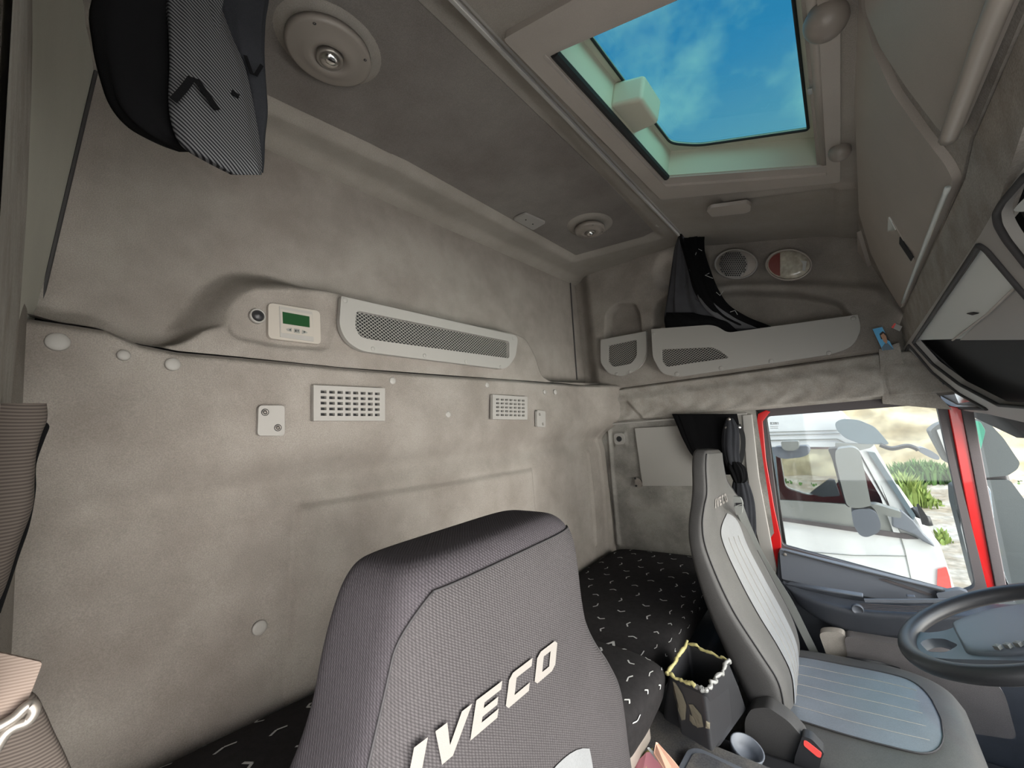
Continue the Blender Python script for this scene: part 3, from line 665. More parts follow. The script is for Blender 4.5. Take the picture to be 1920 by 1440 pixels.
# ================================================================== FAR SIDE THINGS
def fq(u, v, y=2.0): return hit(u, v, 'y', y)
fn = np.array([0, -1, 0])
def oval(u, v, ru, rv, y, prof, name, mat, parent, k=40, u_ax=(1, 0, 0)):
    c = fq(u, v, y); dep = ((c - CAM) @ MW)[2]; a = np.linalg.norm(fq(u + ru, v, y) - c); b = np.linalg.norm(fq(u, v + rv, y) - c)
    av = fq(u + ru, v, y) - c; bv = -(fq(u, v + rv, y) - c); V, Fs = lathe([(p, h) for p, h in prof], (0, 0, 0), (0, 0, 1), k, 1, 1, (1, 0, 0))
    V = [c + q_[0] * av + q_[1] * bv + q_[2] * fn for q_ in V]
    return mk(name, V, [f[::-1] for f in Fs], mat, parent, smooth=True), c, av, bv
c = fq(1381, 498, 1.995); t = thing('speaker', 'oval speaker with honeycomb grille on the side trim beside the two-tone oval lamp', 'speaker', c)
oval(1381, 498, 42, 28, 1.995, [(1, .02), (1, .026), (.96, .030), (.92, .026), (.9, .02)], 'speaker_rim', MT['plast'], t)
oval(1381, 498, 38, 26, 1.995, [(1, .012), (1, .022), (0, .026)], 'speaker_cover', MT['plast2'], t)
o_, c, a, b = oval(1377, 499, 27, 26, 1.995, [(1, .02), (1, .029), (0, .031)], 'grille', MT['plast'], t)
V = []; Fs = []
for j in range(-6, 7):
    for i in range(-7, 8):
        x = (i + (j % 2) * .5) / 6.6; y = j / 6.6 * .87
        if x * x + y * y < .86:
            cc_ = c + x * a + y * b + fn * .0315; V, Fs = join((V, Fs), ([cc_] + [cc_ + .066 * (math.cos(w_) * a + math.sin(w_) * b) for w_ in np.linspace(0, 2 * math.pi, 7)[:-1]], [(0, 1 + k_, 1 + (k_ + 1) % 6) for k_ in range(6)]))
mk('honeycomb_holes', V, Fs, MT['seam'], t)
c = fq(1482, 500, 1.995); t = thing('interior_lamp', 'oval interior lamp, red at one end and cloudy white, on the side trim', 'lamp', c)
oval(1479, 500, 45, 29, 1.995, [(1, .02), (1, .030), (.96, .034), (.92, .030), (.9, .02)], 'lamp_rim', MT['cream'], t)
o_, c, a, b = oval(1479, 500, 41, 26, 1.995, [(1, .02), (.98, .032), (.7, .037), (.4, .039), (0, .040)], 'lens', MT['lens'], t)
# red end of the lens
V = []; Fs = []; n = 14
for i in range(n + 1):
    w = math.radians(118 + (242 - 118) * i / n)
    for s in (0, 1):
        x = -.36 if s else math.cos(w) * .93; y = math.sin(w) * .93
        if s: y *= 1.0
        rr = min(1, math.hypot(x, y)); V.append(c + x * a + y * b + fn * (.0415 - .008 * rr ** 3))
for i in range(n): Fs.append((2 * i, 2 * i + 2, 2 * i + 3, 2 * i + 1))
mk('red_lens', V, Fs, MT['redlens'], t, smooth=True)
mk('reflector', *plate([[c + x * a + y * b + fn * .041 for x, y in ((.55, .25), (.86, .2), (.78, -.5), (.66, -.45), (.68, .0))]], c + np.array([0, -.041, 0]), (0, -1, 0), .002), MT['white'], t)
pocket('mesh_pocket', [(1126, 637), (1211, 621), (1212, 668), (1200, 690), (1165, 706), (1140, 700), (1126, 680)], [(1140, 648), (1194, 637), (1194, 668), (1183, 682), (1150, 688), (1140, 678)],
       'y', 1.990, fn, .014, .0085, .0016, [.003, .003, .03, .03, .02, .02, .02], .01, [(1156, 701, 3), (1181, 697, 3)], 'small square mesh pocket at the rear end of the far side trim')
pocket('mesh_pocket', [(1221, 617), (1330, 609), (1345, 612), (1364, 624), (1608, 590), (1615, 616), (1600, 650), (1560, 664), (1270, 707), (1240, 700), (1224, 670)], [(1240, 655), (1334, 651), (1350, 658), (1367, 671), (1300, 680), (1250, 688), (1241, 676)],
       'y', 1.955, fn, .014, .0085, .0016, [.003, .02, .02, .02, .003, .02, .03, .03, .03, .03, .02], .008, [(1226, 626, 3), (1269, 701, 4), (1352, 690, 4), (1446, 677, 4), (1554, 662, 4), (1600, 597, 4)], 'long pale pocket panel with small mesh window on the far side trim under the lamp')
# card photo
P1 = (0, 1.985, 0)
t = thing('photo_card', 'small portrait card of a person on a blue background tucked by the overhead locker', 'photo', fq(1655, 655, 1.985))
mk('card', *plate_px([[(1636, 617), (1654, 613), (1676, 655), (1655, 657)]], P1, (0, -1, 0), .002), MT['blue'], t)
mk('hair', *plate_px([[(1649, 626), (1655, 621), (1662, 626), (1668, 640), (1662, 636), (1652, 636)]], P1, (0, -1, 0), .001, off=.001), MT['hair'], t)
mk('face', *plate_px([[(1651, 629), (1656, 625), (1661, 630), (1664, 640), (1662, 645), (1657, 641)]], P1, (0, -1, 0), .001, off=.002), MT['skin'], t)
mk('clothing', *plate_px([[(1653, 652), (1659, 644), (1664, 643), (1676, 655), (1656, 657)]], P1, (0, -1, 0), .001, off=.0015), MT['shirt'], t)
# cup, cover plate, latch on lower side wall
q = fq(1161, 823, 2.02); t = thing('wall_catch', 'square grey wall catch with a round black hole above the bunk', 'catch', q)
mk('catch_body', *plate([rnd([q + np.array([a, 0, b]) for a, b in ((-.028, -.028), (.028, -.028), (.028, .028), (-.028, .028))], .018)], q, fn, .012), MT['plast'], t, bevel=.004)
mk('hole', *lathe([(.014, -.0), (.014, .003), (.011, .003), (.010, .001), (0, .001)], q, fn, 20), MT['dark'], t)
P1 = (0, 2.018, 0)
t = thing('wall_cover', 'pale rectangular cover panel on the side wall behind the curtain', 'panel', fq(1240, 910, 2.02))
mk('cover_panel', *plate_px([[(1190, 803), (1300, 797), (1312, 911), (1205, 911)]], P1, (0, -1, 0), .012, r=.004), MT['plast'], t, bevel=.002)
mk('hinge_plate', *plate_px([[(1189, 895), (1200, 899), (1205, 909), (1200, 914), (1191, 914)]], P1, (0, -1, 0), .010, r=.004, off=-.003), MT['carpet'], t)
for p in ((1191, 897), (1193, 911)): mk('screw', *lathe([(.005, -.002), (.005, .003), (0, .004)], hitp(*p, P1, (0, -1, 0)), fn, 10), MT['black'], t)
# ================================================================== OVERHEAD LOCKER + CONSOLE
LP = np.array([1.12, 0, 1.98]); LN = nrm([-.28, 0, -.09])
def lp(pix, off=0): return [p + LN * off for p in ppx(pix, LP, LN)]
lk = thing('overhead_locker', 'beige overhead front locker with two curved doors and felt dividers, right of the hatch', 'locker', (1.18, 1.2, 1.68))
shell = [(1612, -260), (1613, 170), (1609, 395), (1612, 470), (1634, 560), (1662, 622), (1690, 640), (1700, 590), (1712, 560), (1806, 340), (1822, 262), (1925, 20), (1990, -120)]
mk('locker_body', *plate([lp(shell)], LP, LN, .02), MT['header'], lk, bevel=.003)
doors = [([(1619, -260), (1612, 90), (1616, 250), (1619, 395), (1640, 470), (1668, 528), (1696, 575), (1703, 562), (1796, 352), (1805, 330), (1790, 300), (1742, 238), (1690, 165), (1655, 90), (1632, 0), (1622, -260)], .012),
         ([(1650, -260), (1652, 0), (1680, 70), (1730, 145), (1790, 222), (1808, 238), (1817, 232), (1914, 12), (1960, -90), (1940, -260)], .02),
         ([(1614, 430), (1634, 498), (1664, 560), (1684, 600), (1672, 625), (1650, 590), (1628, 530), (1615, 470)], .012)]
for i, (px, off) in enumerate(doors):
    d = mk('locker_door', *plate([rnd(lp(px, off), .012)], LP + LN * off, LN, .016), MT['plast2'], lk, bevel=.005, seg=3)
    if i == 0:
        mk('pull_recess', *plate([lp([(1680, 401), (1694, 424), (1716, 462), (1727, 480), (1719, 489), (1676, 426)], off + .002)], LP + LN * (off + .002), LN, .003), MT['cream'], d)
        mk('pull', *plate([lp([(1701, 437), (1726, 476), (1722, 483), (1700, 450)], off + .004)], LP + LN * (off + .004), LN, .003), MT['dark'], d)
        mk('pull_tip', *plate([lp([(1680, 400), (1693, 424), (1677, 427)], off + .004)], LP + LN * (off + .004), LN, .003), MT['lighttop'], d)
        mk('edge_lip', *tube(smoothpath([p for p in lp([(1800, 340), (1760, 430), (1703, 563)], off + .004)]), .0045, 8), MT['lighttop'], d, smooth=True)  # pale colour paints the highlight along the door's bottom edge
    if i == 1: mk('edge_lip', *tube(smoothpath([p for p in lp([(1962, -92), (1914, 12), (1868, 120), (1818, 236)], off + .004)]), .011, 10), MT['cream'], d, smooth=True)
    if i == 2: mk('pull', *plate([lp([(1645, 556), (1650, 566), (1672, 598), (1668, 602), (1645, 570)], off + .002)], LP + LN * (off + .002), LN, .003), MT['cream'], d)
V, Fs = box((1.245, .02, 1.74), (1.72, 1.90, 1.96)); mk('locker_carcass', V, Fs, MT['plast2'], lk, bevel=.01)
BP = np.array([1.205, 0, 1.70]); BN = nrm([-1, 0, -.05])
A_ = hitp(1690, 680, BP, BN); D_ = hitp(1838, 455, BP, BN); C_ = hit(1920, 765, 'y', 1.5)
KN = nrm(np.cross(D_ - A_, C_ - A_))
if KN @ (CAM - A_) < 0: KN = -KN
ck = thing('overhead_console', 'beige overhead console with open black-lined bays above the windscreen', 'console', hitp(1850, 768, A_, KN))
band = [(1700, 572), (1712, 545), (1810, 335), (1826, 262), (1930, 20), (2000, -100), (2200, 100), (1990, 120), (1920, 235), (1860, 420), (1836, 452), (1713, 636), (1692, 676), (1680, 660), (1683, 620)]
mk('console_band', *plate([rnd(ppx(band, BP, BN), .004)], BP, BN, .02), MT['header'], ck, bevel=.004)
def kp(pix, off=0): return [p + KN * off for p in ppx(pix, A_, KN)]
shell = [(1680, 672), (1692, 655), (1713, 625), (1838, 440), (1862, 398), (1880, 370), (1930, 300), (2080, 240), (2150, 500), (2120, 800), (1920, 792), (1850, 776), (1790, 768), (1748, 752), (1706, 712)]
bay1 = [(1838, 457), (1852, 466), (1925, 552), (2060, 700), (2060, 765), (1930, 763), (1874, 759), (1800, 720), (1750, 682), (1714, 642)]
bay2 = [(1706, 646), (1688, 679), (1700, 702), (1740, 738), (1785, 764), (1852, 767), (1800, 738), (1750, 698)]
bay3 = [(1928, 325), (1882, 378), (1871, 398), (1874, 420), (1890, 448), (1935, 505), (2060, 470), (2050, 330)]
mk('console_shell', *plate([kp(shell), rnd(kp(bay1), .008), rnd(kp(bay2), .005), rnd(kp(bay3), .02)], A_, KN, .016), MT['plast'], ck, bevel=.003)
for nm, px, mm, off in (('bay_rim', bay1, 'rubber', .002), ('bay_rim', bay2, 'rubber', .002), ('bay_rim', bay3, 'rubber', .002)):
    mk(nm, *tube(rnd(kp(px, off), .008), .0045, 6, closed=True), MT[mm], ck, smooth=True)
mk('bay_lining', *plate([kp([(1838, 440), (1935, 540), (2100, 690), (2100, 860), (1870, 835), (1740, 765), (1690, 700), (1690, 640)], -.05)], A_ - KN * .05, KN, .004), MT['dark'], ck)
mk('bay_lining', *plate([kp([(1850, 400), (1880, 340), (1950, 250), (2150, 250), (2150, 560), (1925, 530)], -.03)], A_ - KN * .03, KN, .004), MT['black'], ck)
mk('bay_lining', *plate([kp([(1700, 635), (1680, 680), (1700, 715), (1790, 775), (1862, 772), (1800, 728)], -.02)], A_ - KN * .02, KN, .004), MT['black'], ck)
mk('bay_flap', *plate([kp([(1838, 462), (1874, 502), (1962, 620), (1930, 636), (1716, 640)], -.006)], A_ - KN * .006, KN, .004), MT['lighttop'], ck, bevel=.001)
mk('bay_flap', *plate([kp([(1898, 542), (1930, 572), (1990, 640), (1795, 640)], -.004)], A_ - KN * .004, KN, .003), MT['plast'], ck, bevel=.001)
mk('flap_ridge', *tube(kp([(1898, 544), (1850, 590), (1786, 638)], .0), .0022, 6), MT['cream'], ck)
mk('flap_slot', *plate([rnd(kp([(1808, 590), (1820, 588), (1831, 590), (1820, 593)], -.003), .003)], A_ - KN * .003, KN, .002), MT['dark'], ck)
mk('bay_flap', *plate([kp([(1706, 650), (1724, 676), (1690, 679)], -.004)], A_ - KN * .004, KN, .003), MT['lighttop'], ck)
for px in ([(1756, 712), (1764, 718), (1768, 724), (1760, 724)], [(1788, 738), (1810, 748), (1818, 754), (1796, 757)]): mk('spring_clip', *plate([kp(px, -.002)], A_ - KN * .002, KN, .004), MT['chrome'], ck, bevel=.001)
mk('bay_highlight', *plate([rnd(kp([(1940, 400), (1896, 410), (1878, 408), (1886, 398), (1930, 352)], -.012), .01)], A_ - KN * .012, KN, .003), MT['lighttop'], ck)  # pale sheet painted in as the highlight on the black lining
V, Fs = box((1.50, .05, 1.46), (1.72, 1.95, 1.73)); mk('console_back', V, Fs, MT['plast'], ck, bevel=.02)
# header trims above the windscreen / far front corner
mk('trim_10', *plate([ppx([(1648, 655), (1686, 642), (1694, 680), (1760, 742), (1785, 768), (1758, 766), (1655, 757)], (0, 2.012, 0), (0, -1, 0))], (0, 2.012, 0), (0, -1, 0), .03), MT['header'], kind='structure', bevel=.006)
V, Fs = box((.70, 2.085, .1), (.745, 2.10, 1.40)); mk('trim_20', V, Fs, MT['seal'], kind='structure')
st = thing('sticker_tag', 'small white tag with red edge hanging where the locker meets the side trim', 'tag', fq(1680, 620, 1.95))
P1 = (0, 1.95, 0)
mk('tag_body', *plate_px([[(1671, 614), (1677, 606), (1692, 612), (1687, 621)]], P1, (0, -1, 0), .002), MT['white'], st)
mk('red_edge', *plate_px([[(1671, 614), (1677, 606), (1680, 607), (1675, 616)]], P1, (0, -1, 0), .001, off=.001), MT['pinkred'], st)
# windscreen and lower front (mostly out of frame)
V = [(1.345, 2.02, .66), (1.60, 1.80, .60), (1.78, 1.3, .58), (1.82, .6, .58), (1.75, .0, .6), (1.345, 2.02, 1.36), (1.56, 1.80, 1.37), (1.70, 1.3, 1.38), (1.74, .6, 1.38), (1.68, .0, 1.38)]
mk('window_2', V, [(i, i + 1, i + 6, i + 5) for i in range(4)], GW, kind='structure', smooth=True)
V, Fs = box((1.62, -.05, .45), (1.9, 2.05, .60)); mk('trim_11', V, Fs, MT['doorgrey'], kind='structure', bevel=.02)
V, Fs = box((1.42, .0, 1.40), (1.78, 2.02, 1.44)); mk('trim_12', V, Fs, MT['plast'], kind='structure', bevel=.01)
V, Fs = box((1.14, -.06, 1.98), (1.75, 2.08, 2.02)); mk('ceiling', V, Fs, MT['plast'], kind='structure')
V, Fs = box((1.73, .0, 1.42), (1.78, 2.06, 2.02)); mk('trim_13', V, Fs, MT['plast'], kind='structure')

# ================================================================== DOOR
dn = (0, -1, 0)
def dpl(name, pix, y, t, mat, parent, r=0, bevel=0, holes=()):
    P0_ = np.array([0, y, 0.]); L = [rnd(ppx(pix, P0_, dn), r) if r else ppx(pix, P0_, dn)] + [rnd(ppx(h, P0_, dn), .02) for h in holes]
    return mk(name, *plate(L, P0_, dn, t), mat, parent, bevel=bevel)
door = thing('door_1', None, None, (1.0, 2.05, .1), kind='structure')
glz = [(1436, 781), (1756, 757), (1831, 1102), (1795, 1113), (1466, 1023)]
dpl('window_frame', [(1424, 762), (1762, 736), (1800, 900), (1856, 1122), (1795, 1128), (1462, 1036), (1444, 900)], 2.05, .03, MT['seal'], door, r=.015, bevel=.003, holes=(glz,))
mk('window_1', *plate([rnd(ppx(glz, (0, 2.062, 0), dn), .02)], (0, 2.062, 0), dn, .004), GL, kind='structure')
dpl('trim_14', [(1404, 776), (1420, 772), (1432, 790), (1440, 900), (1464, 1046), (1474, 1120), (1462, 1100), (1440, 1020), (1418, 880)], 2.042, .02, MT['rubber'], None, bevel=.002).__setitem__('kind', 'structure')
dpl('trim_15', [(1417, 800), (1421, 776), (1436, 769), (1444, 772), (1430, 790), (1436, 860), (1452, 955), (1464, 1010), (1468, 1110), (1456, 1062), (1436, 970), (1421, 880)], 2.036, .01, MT['red'], None, bevel=.002).__setitem__('kind', 'structure')
dpl('trim_16', [(1392, 778), (1410, 776), (1424, 900), (1456, 1070), (1448, 1110), (1420, 1010), (1400, 880)], 2.028, .02, MT['plast'], None, bevel=.004).__setitem__('kind', 'structure')
dpl('trim_17', [(1757, 752), (1790, 765), (1862, 1130), (1836, 1130)], 2.058, .03, MT['seal'], None, bevel=.002).__setitem__('kind', 'structure')
dpl('trim_18', [(1776, 760), (1806, 765), (1874, 1120), (1846, 1120)], 2.052, .02, MT['red'], None, bevel=.004).__setitem__('kind', 'structure')
dpl('trim_19', [(1801, 762), (1826, 772), (1890, 1110), (1868, 1110)], 2.046, .02, MT['seal'], None, bevel=.003).__setitem__('kind', 'structure')
# stamp on the glass, mirrored
GLYPH = {'I': [[(.0, 0), (.32, 0), (.32, 1), (0, 1)]],
 'V': [[(0, 1), (.30, 1), (.5, .34), (.70, 1), (1, 1), (.64, 0), (.36, 0)]],
 'E': [[(0, 0), (.85, 0), (.85, .24), (.30, .24), (.30, .39), (.78, .39), (.78, .61), (.30, .61), (.30, .76), (.85, .76), (.85, 1), (0, 1)]],
 'C': [[(.12, 0), (.9, 0), (.9, .25), (.30, .25), (.30, .75), (.9, .75), (.9, 1), (.12, 1), (0, .86), (0, .14)]],
 'O': [[(.14, 0), (.80, 0), (.94, .14), (.94, .86), (.80, 1), (.14, 1), (0, .86), (0, .14)], [(.31, .25), (.31, .75), (.63, .75), (.63, .25)]]}
def word(txt, P, slant=.18, adv=1.12, widths={'I': .5}, sub=4):
    """P(s,t) with s in 0..total, t 0..1 -> 3-D point ; returns a mesh laid on a surface"""
    V = []; Fs = []; x = 0; tot = sum(widths.get(c, adv) for c in txt)
    for c in txt:
        L2 = [[Vector((a, b, 0)) for a, b in l] for l in GLYPH[c]]
        # subdivide edges
        L3 = []
        for l in L2:
            o = []
            for i in range(len(l)):
                a, b = l[i], l[(i + 1) % len(l)]
                for k in range(sub): o.append(a.lerp(b, k / sub))
            L3.append(o)
        tri = tessellate_polygon(L3); fl = [p for l in L3 for p in l]; b0 = len(V)
        for p in fl: V.append(P((x + p.x + slant * p.y) / tot, p.y))
        Fs += [(b0 + i, b0 + j, b0 + k) for i, j, k in tri]
        x += widths.get(c, adv)
    return V, Fs
g0, g1, g2 = hit(1459.5, 796, 'y', 2.0615), hit(1443.5, 796, 'y', 2.0615), hit(1459.5, 791.5, 'y', 2.0615)
V, Fs = word('IVECO', lambda s, t: g0 + (g1 - g0) * s + (g2 - g0) * t, slant=0); mk('glass_stamp', V, Fs, MT['black'], bpy.data.objects['window_1'])
for vv in (799.5, 802.5): mk('glass_stamp', *plate([[hit(u, v, 'y', 2.0614) for u, v in ((1444, vv), (1459, vv - .4), (1459, vv + .5), (1444, vv + .9))]], (0, 2.0614, 0), dn, .0003), MT['mirrorh'], bpy.data.objects['window_1'])
# door card
dpl('door_panel', [(1459, 1036), (1792, 1120), (1990, 1170), (2000, 1600), (1440, 1600), (1450, 1200)], 2.02, .04, MT['doorgrey'], door, bevel=.004)
dpl('sill', [(1461, 1030), (1792, 1112), (1810, 1118), (1800, 1150), (1740, 1140), (1620, 1118), (1466, 1086)], 2.008, .03, MT['bluegrey'], door, r=.006, bevel=.004)
V, Fs = ribbon([hit(*p, 'y', 2.0) for p in [(1470, 1033), (1620, 1072), (1790, 1113)]], .010, .004, (0, 1, 0)); mk('sill_seal', V, Fs, MT['rubber'], door)
def dl(p, y): return hit(*p, 'y', y)
rows = []
for tp, bt, dp in [((1466, 1086), (1478, 1100), .02), ((1490, 1098), (1500, 1130), .07), ((1540, 1110), (1545, 1158), .10), ((1610, 1122), (1605, 1178), .115), ((1690, 1126), (1690, 1184), .12), ((1790, 1128), (1790, 1178), .12), ((1960, 1128), (1960, 1170), .12)]:
    T = dl(tp, 2.0); B = dl(bt, 2.0); rows.append([B + np.array([0, 0, 0]), B + np.array([0, -dp * .75, .012]), T + np.array([0, -dp, 0]), T])
L = Loft(rows, 5, 32); mk('armrest', *L.mesh(3), MT['doorgrey'], door, smooth=True)
V, Fs = ribbon(smoothpath([dl((1478, 1094), 1.97), dl((1540, 1104), 1.90), dl((1618, 1116), 1.89)]), .030, .006, (0, 1, 0)); mk('grab_handle', V, Fs, MT['bluegrey'], door, bevel=.002)
V, Fs = ribbon([dl(p, 1.885) for p in [(1620, 1126), (1700, 1127), (1800, 1126), (1900, 1124)]], .012, .008, (0, 0, 1)); mk('armrest_edge', V, Fs, MT['bluegrey'], door, bevel=.002)
for k in range(4):
    V, Fs = tube([dl(p, 1.886 + .004 * k) for p in [(1612 + 3 * k, 1132 + 3.2 * k), (1700, 1137 + 3.2 * k), (1800, 1136 + 3 * k)]], .0016, 6); mk('groove', V, Fs, MT['seal'], door)
q = dl((1608, 1143), 1.892); V, Fs = lathe([(.0165, -.01), (.0165, .002), (.0150, .003), (.0148, .0015), (0, .0018)], q, (0, -1, -.2), 24); mk('round_cap', V, Fs, MT['bluegrey'], door, smooth=True)
mk('pull_switch', *plate([rnd([dl(p, 1.95) for p in [(1700, 1118), (1716, 1119), (1720, 1130), (1704, 1130)]], .003)], (0, 1.95, 0), dn, .02), MT['bluegrey'], door, bevel=.002)
mk('pen_groove', *plate([rnd([dl(p, 2.004) for p in [(1646, 1086), (1660, 1086), (1750, 1115), (1742, 1117)]], .004)], (0, 2.004, 0), dn, .004), MT['seal'], door)
mk('screw', *lathe([(.006, -.002), (.006, .002), (0, .003)], dl((1472, 1040), 2.006), dn, 12), MT['silver'], door)
mk('mirror_switch_pod', *plate([rnd([dl(p, 1.99) for p in [(1755, 1112), (1800, 1106), (1818, 1112), (1780, 1130), (1762, 1130)]], .005)], (0, 1.99, 0), dn, .03), MT['bluegrey'], door, bevel=.006)

# unseen closed door and frame beside the camera, added to cut side light
d2 = thing('light_block_door', None, None, (1.2, -.1, .1), kind='structure')
V, Fs = box((.72, -.12, .0), (1.80, -.07, .74)); mk('door_panel', V, Fs, MT['doorgrey'], d2, bevel=.01)
V, Fs = box((.50, -.12, 1.42), (1.80, -.08, 2.2)); mk('wall_right', V, Fs, MT['header'], kind='structure')
V, Fs = box((.46, -.12, .0), (.74, -.08, 1.45)); mk('wall_right', V, Fs, MT['plast'], kind='structure')
# ================================================================== SEATS
def T(*a): return np.array(a, float)
def seam_on(L, ra, a, r=.0016, off=.0012): return tube([L.front(x, a(x) if callable(a) else a, off) for x in ra], r, 6)
# --- passenger seat
ps = thing('passenger_seat', 'close charcoal woven passenger seat with large embroidered lettering on its headrest', 'seat', (.65, .41, .0))
rows = [(1.224, .560, .615, .29, .31, .50), (1.221, .542, .640, .262, .275, .54), (1.206, .532, .655, .246, .258, .563), (1.18, .525, .663, .234, .246, .575), (1.14, .52, .665, .222, .230, .580), (1.09, .515, .666, .212, .208, .582), (1.05, .51, .668, .196, .190, .588), (1.01, .505, .668, .172, .166, .612), (.96, .50, .668, .150, .150, .652), (.90, .50, .668, .136, .140, .684), (.80, .50, .665, .128, .134, .696), (.65, .52, .670, .128, .134, .70), (.50, .56, .70, .135, .14, .69)]
PL = Loft([[T(xb, nb, z), T(xf, nf, z), T(xf, ff, z), T(xb, ff + .005, z)] for z, xb, xf, nb, nf, ff in rows], 5.5, 72)
bk = mk('backrest', *PL.mesh(5), MT['seatside'], ps, smooth=True)
nl = len(rows) - 1
fr = lambda r: PL
def aw(t): return -.965 + .16 * max(0, 1 - t * 7) ** 2
def pf(s, t): return PL.front(2.4 + t * (nl - 2.5), aw(t) + (.965 - aw(t)) * s, .0022)
mk('front_cover', *patch(pf, 40, 80), MT['seat'], ps, smooth=True)
for a in (0, 1): V, Fs = tube([pf(a, x) for x in np.linspace(0, 1, 90)], .0014, 6); mk('seam', V, Fs, MT['seam'], ps, smooth=True)
V, Fs = tube([pf(x, 0) for x in np.linspace(0, 1, 30)], .0014, 6); mk('seam', V, Fs, MT['seam'], ps, smooth=True)
def pxseat(u, v):
    q = hit(u, v, 'x', .6705); return q
w0, w1, h1 = T(.6745, .225, .985), T(.6745, .545, .985), T(0, 0, .072)
def pw(s, t):
    y = .228 + .240 * s; z = 1.055 - .009 * s + .031 * t; return T(.6722, y, z)
V, Fs = word('IVECO', pw, slant=.25); mk('lettering', V, Fs, MT['letter'], ps)
mk('grey_insert', *patch(lambda s, t: PL.front(8.3 + t * 3.0 + (.5 * abs(2 * s - 1) ** 3 * (1 - t)), -.42 + .84 * s, .004), 16, 24), MT['insert'], ps, smooth=True)
V, Fs = box((.62, .15, .45), (1.1, .68, .60)); mk('cushion', V, Fs, MT['seat'], ps, bevel=.04, seg=4)
V, Fs = box((.6, .2, .0), (1.0, .62, .46)); mk('seat_base', V, Fs, MT['black'], ps, bevel=.02)
# --- driver seat
ds = thing('driver_seat', 'tall dark driver seat with silver grey centre stripe and small lettering on its headrest', 'seat', (.9, 1.55, .0))
def drow(nb, nf, ff, yn, yf, fbx=None):
    NB = hit(*nb, 'y', yn); NF = hit(*nf, 'y', yn); FF = hit(*ff, 'y', yf); FB = FF + (NB - NF) * .9
    return [NB, NF, FF, FB]
rows = [drow((1303, 842), (1328, 845), (1350, 843), 1.43, 1.60), drow((1296, 850), (1327, 853), (1356, 850), 1.42, 1.61), drow((1293, 872), (1326, 877), (1359, 870), 1.41, 1.62), drow((1293, 915), (1328, 925), (1366, 900), 1.40, 1.64), drow((1290, 945), (1322, 952), (1380, 922), 1.37, 1.67),
        drow((1285, 980), (1318, 985), (1394, 945), 1.33, 1.73), drow((1285, 1020), (1324, 1025), (1415, 1012), 1.30, 1.77), drow((1298, 1083), (1348, 1085), (1452, 1083), 1.29, 1.80), drow((1318, 1150), (1382, 1150), (1488, 1150), 1.28, 1.81), drow((1348, 1225), (1432, 1222), (1505, 1200), 1.28, 1.81), drow((1380, 1290), (1470, 1280), (1502, 1240), 1.28, 1.80), drow((1405, 1335), (1480, 1340), (1500, 1290), 1.28, 1.78)]
DL = Loft(rows, 5, 64); nd = len(rows) - 1
mk('backrest', *DL.mesh(5), MT['seatds'], ds, smooth=True)
mk('front_cover', *patch(lambda s, t: DL.front(.9 + t * (nd - .95), -.955 + 1.91 * s, .002), 30, 70), MT['seatd'], ds, smooth=True)
def ins(s, t):
    r = 5.0 + t * (nd - 5.0 - .05); w = .46 * (1 - (1 - min(1, t * 7)) ** 2.5) if t < .143 else .46; w = max(w, .02)
    return DL.front(r, .02 + w * (2 * s - 1), .005)
mk('grey_insert', *patch(ins, 18, 60), MT['insert'], ds, smooth=True)
for k in (-.45, 0, .45): mk('stitch_line', *tube([DL.front(5.8 + x * (nd - 6), .02 + .46 * k, .0056) for x in np.linspace(0, 1, 40)], .0012, 5), MT['letter'], ds)
for a in (-.955, .955): mk('seam', *seam_on(DL, np.linspace(.9, nd - .1, 70), a, .0018, .0025), MT['seam'], ds, smooth=True)
V, Fs = word('IVECO', lambda s, t: DL.front(4.35 - .68 * t, -.50 + .78 * s, .004), slant=.15); mk('lettering', V, Fs, MT['letter'], ds)
# belt guide and belt
bg = DL.front(5.1, .80, .004)
mk('belt_guide', *plate([rnd([hit(*p, 'y', 1.52) for p in [(1374, 930), (1389, 933), (1393, 944), (1391, 964), (1380, 966), (1376, 950)]], .006)], (0, 1.52, 0), T(0, -1, 0), .012), MT['mirrorh'], ds, bevel=.003)
mk('belt_slot', *plate([[hit(*p, 'y', 1.518) for p in [(1379, 943), (1391, 943), (1391, 948), (1380, 950)]]], (0, 1.518, 0), dn, .003), MT['dark'], ds)
bp = [hit(1385, 947, 'y', 1.515), hit(1400, 985, 'y', 1.70), hit(1425, 1040, 'y', 1.78), hit(1452, 1085, 'y', 1.85), hit(1480, 1130, 'y', 1.87), hit(1510, 1190, 'y', 1.88), hit(1535, 1240, 'y', 1.88)]
V, Fs = ribbon(smoothpath(bp, 5), .026, .002, (1, 0, .5)); mk('seat_belt', V, Fs, MT['mirrorh'], ds)
V, Fs = ribbon(smoothpath([hit(*p, 'y', 1.885) for p in [(1452, 1085), (1478, 1132), (1506, 1180), (1530, 1235), (1555, 1262)]], 5), .016, .004, (1, 0, .3)); mk('belt_tape', V, Fs, MT['dark'], ds)
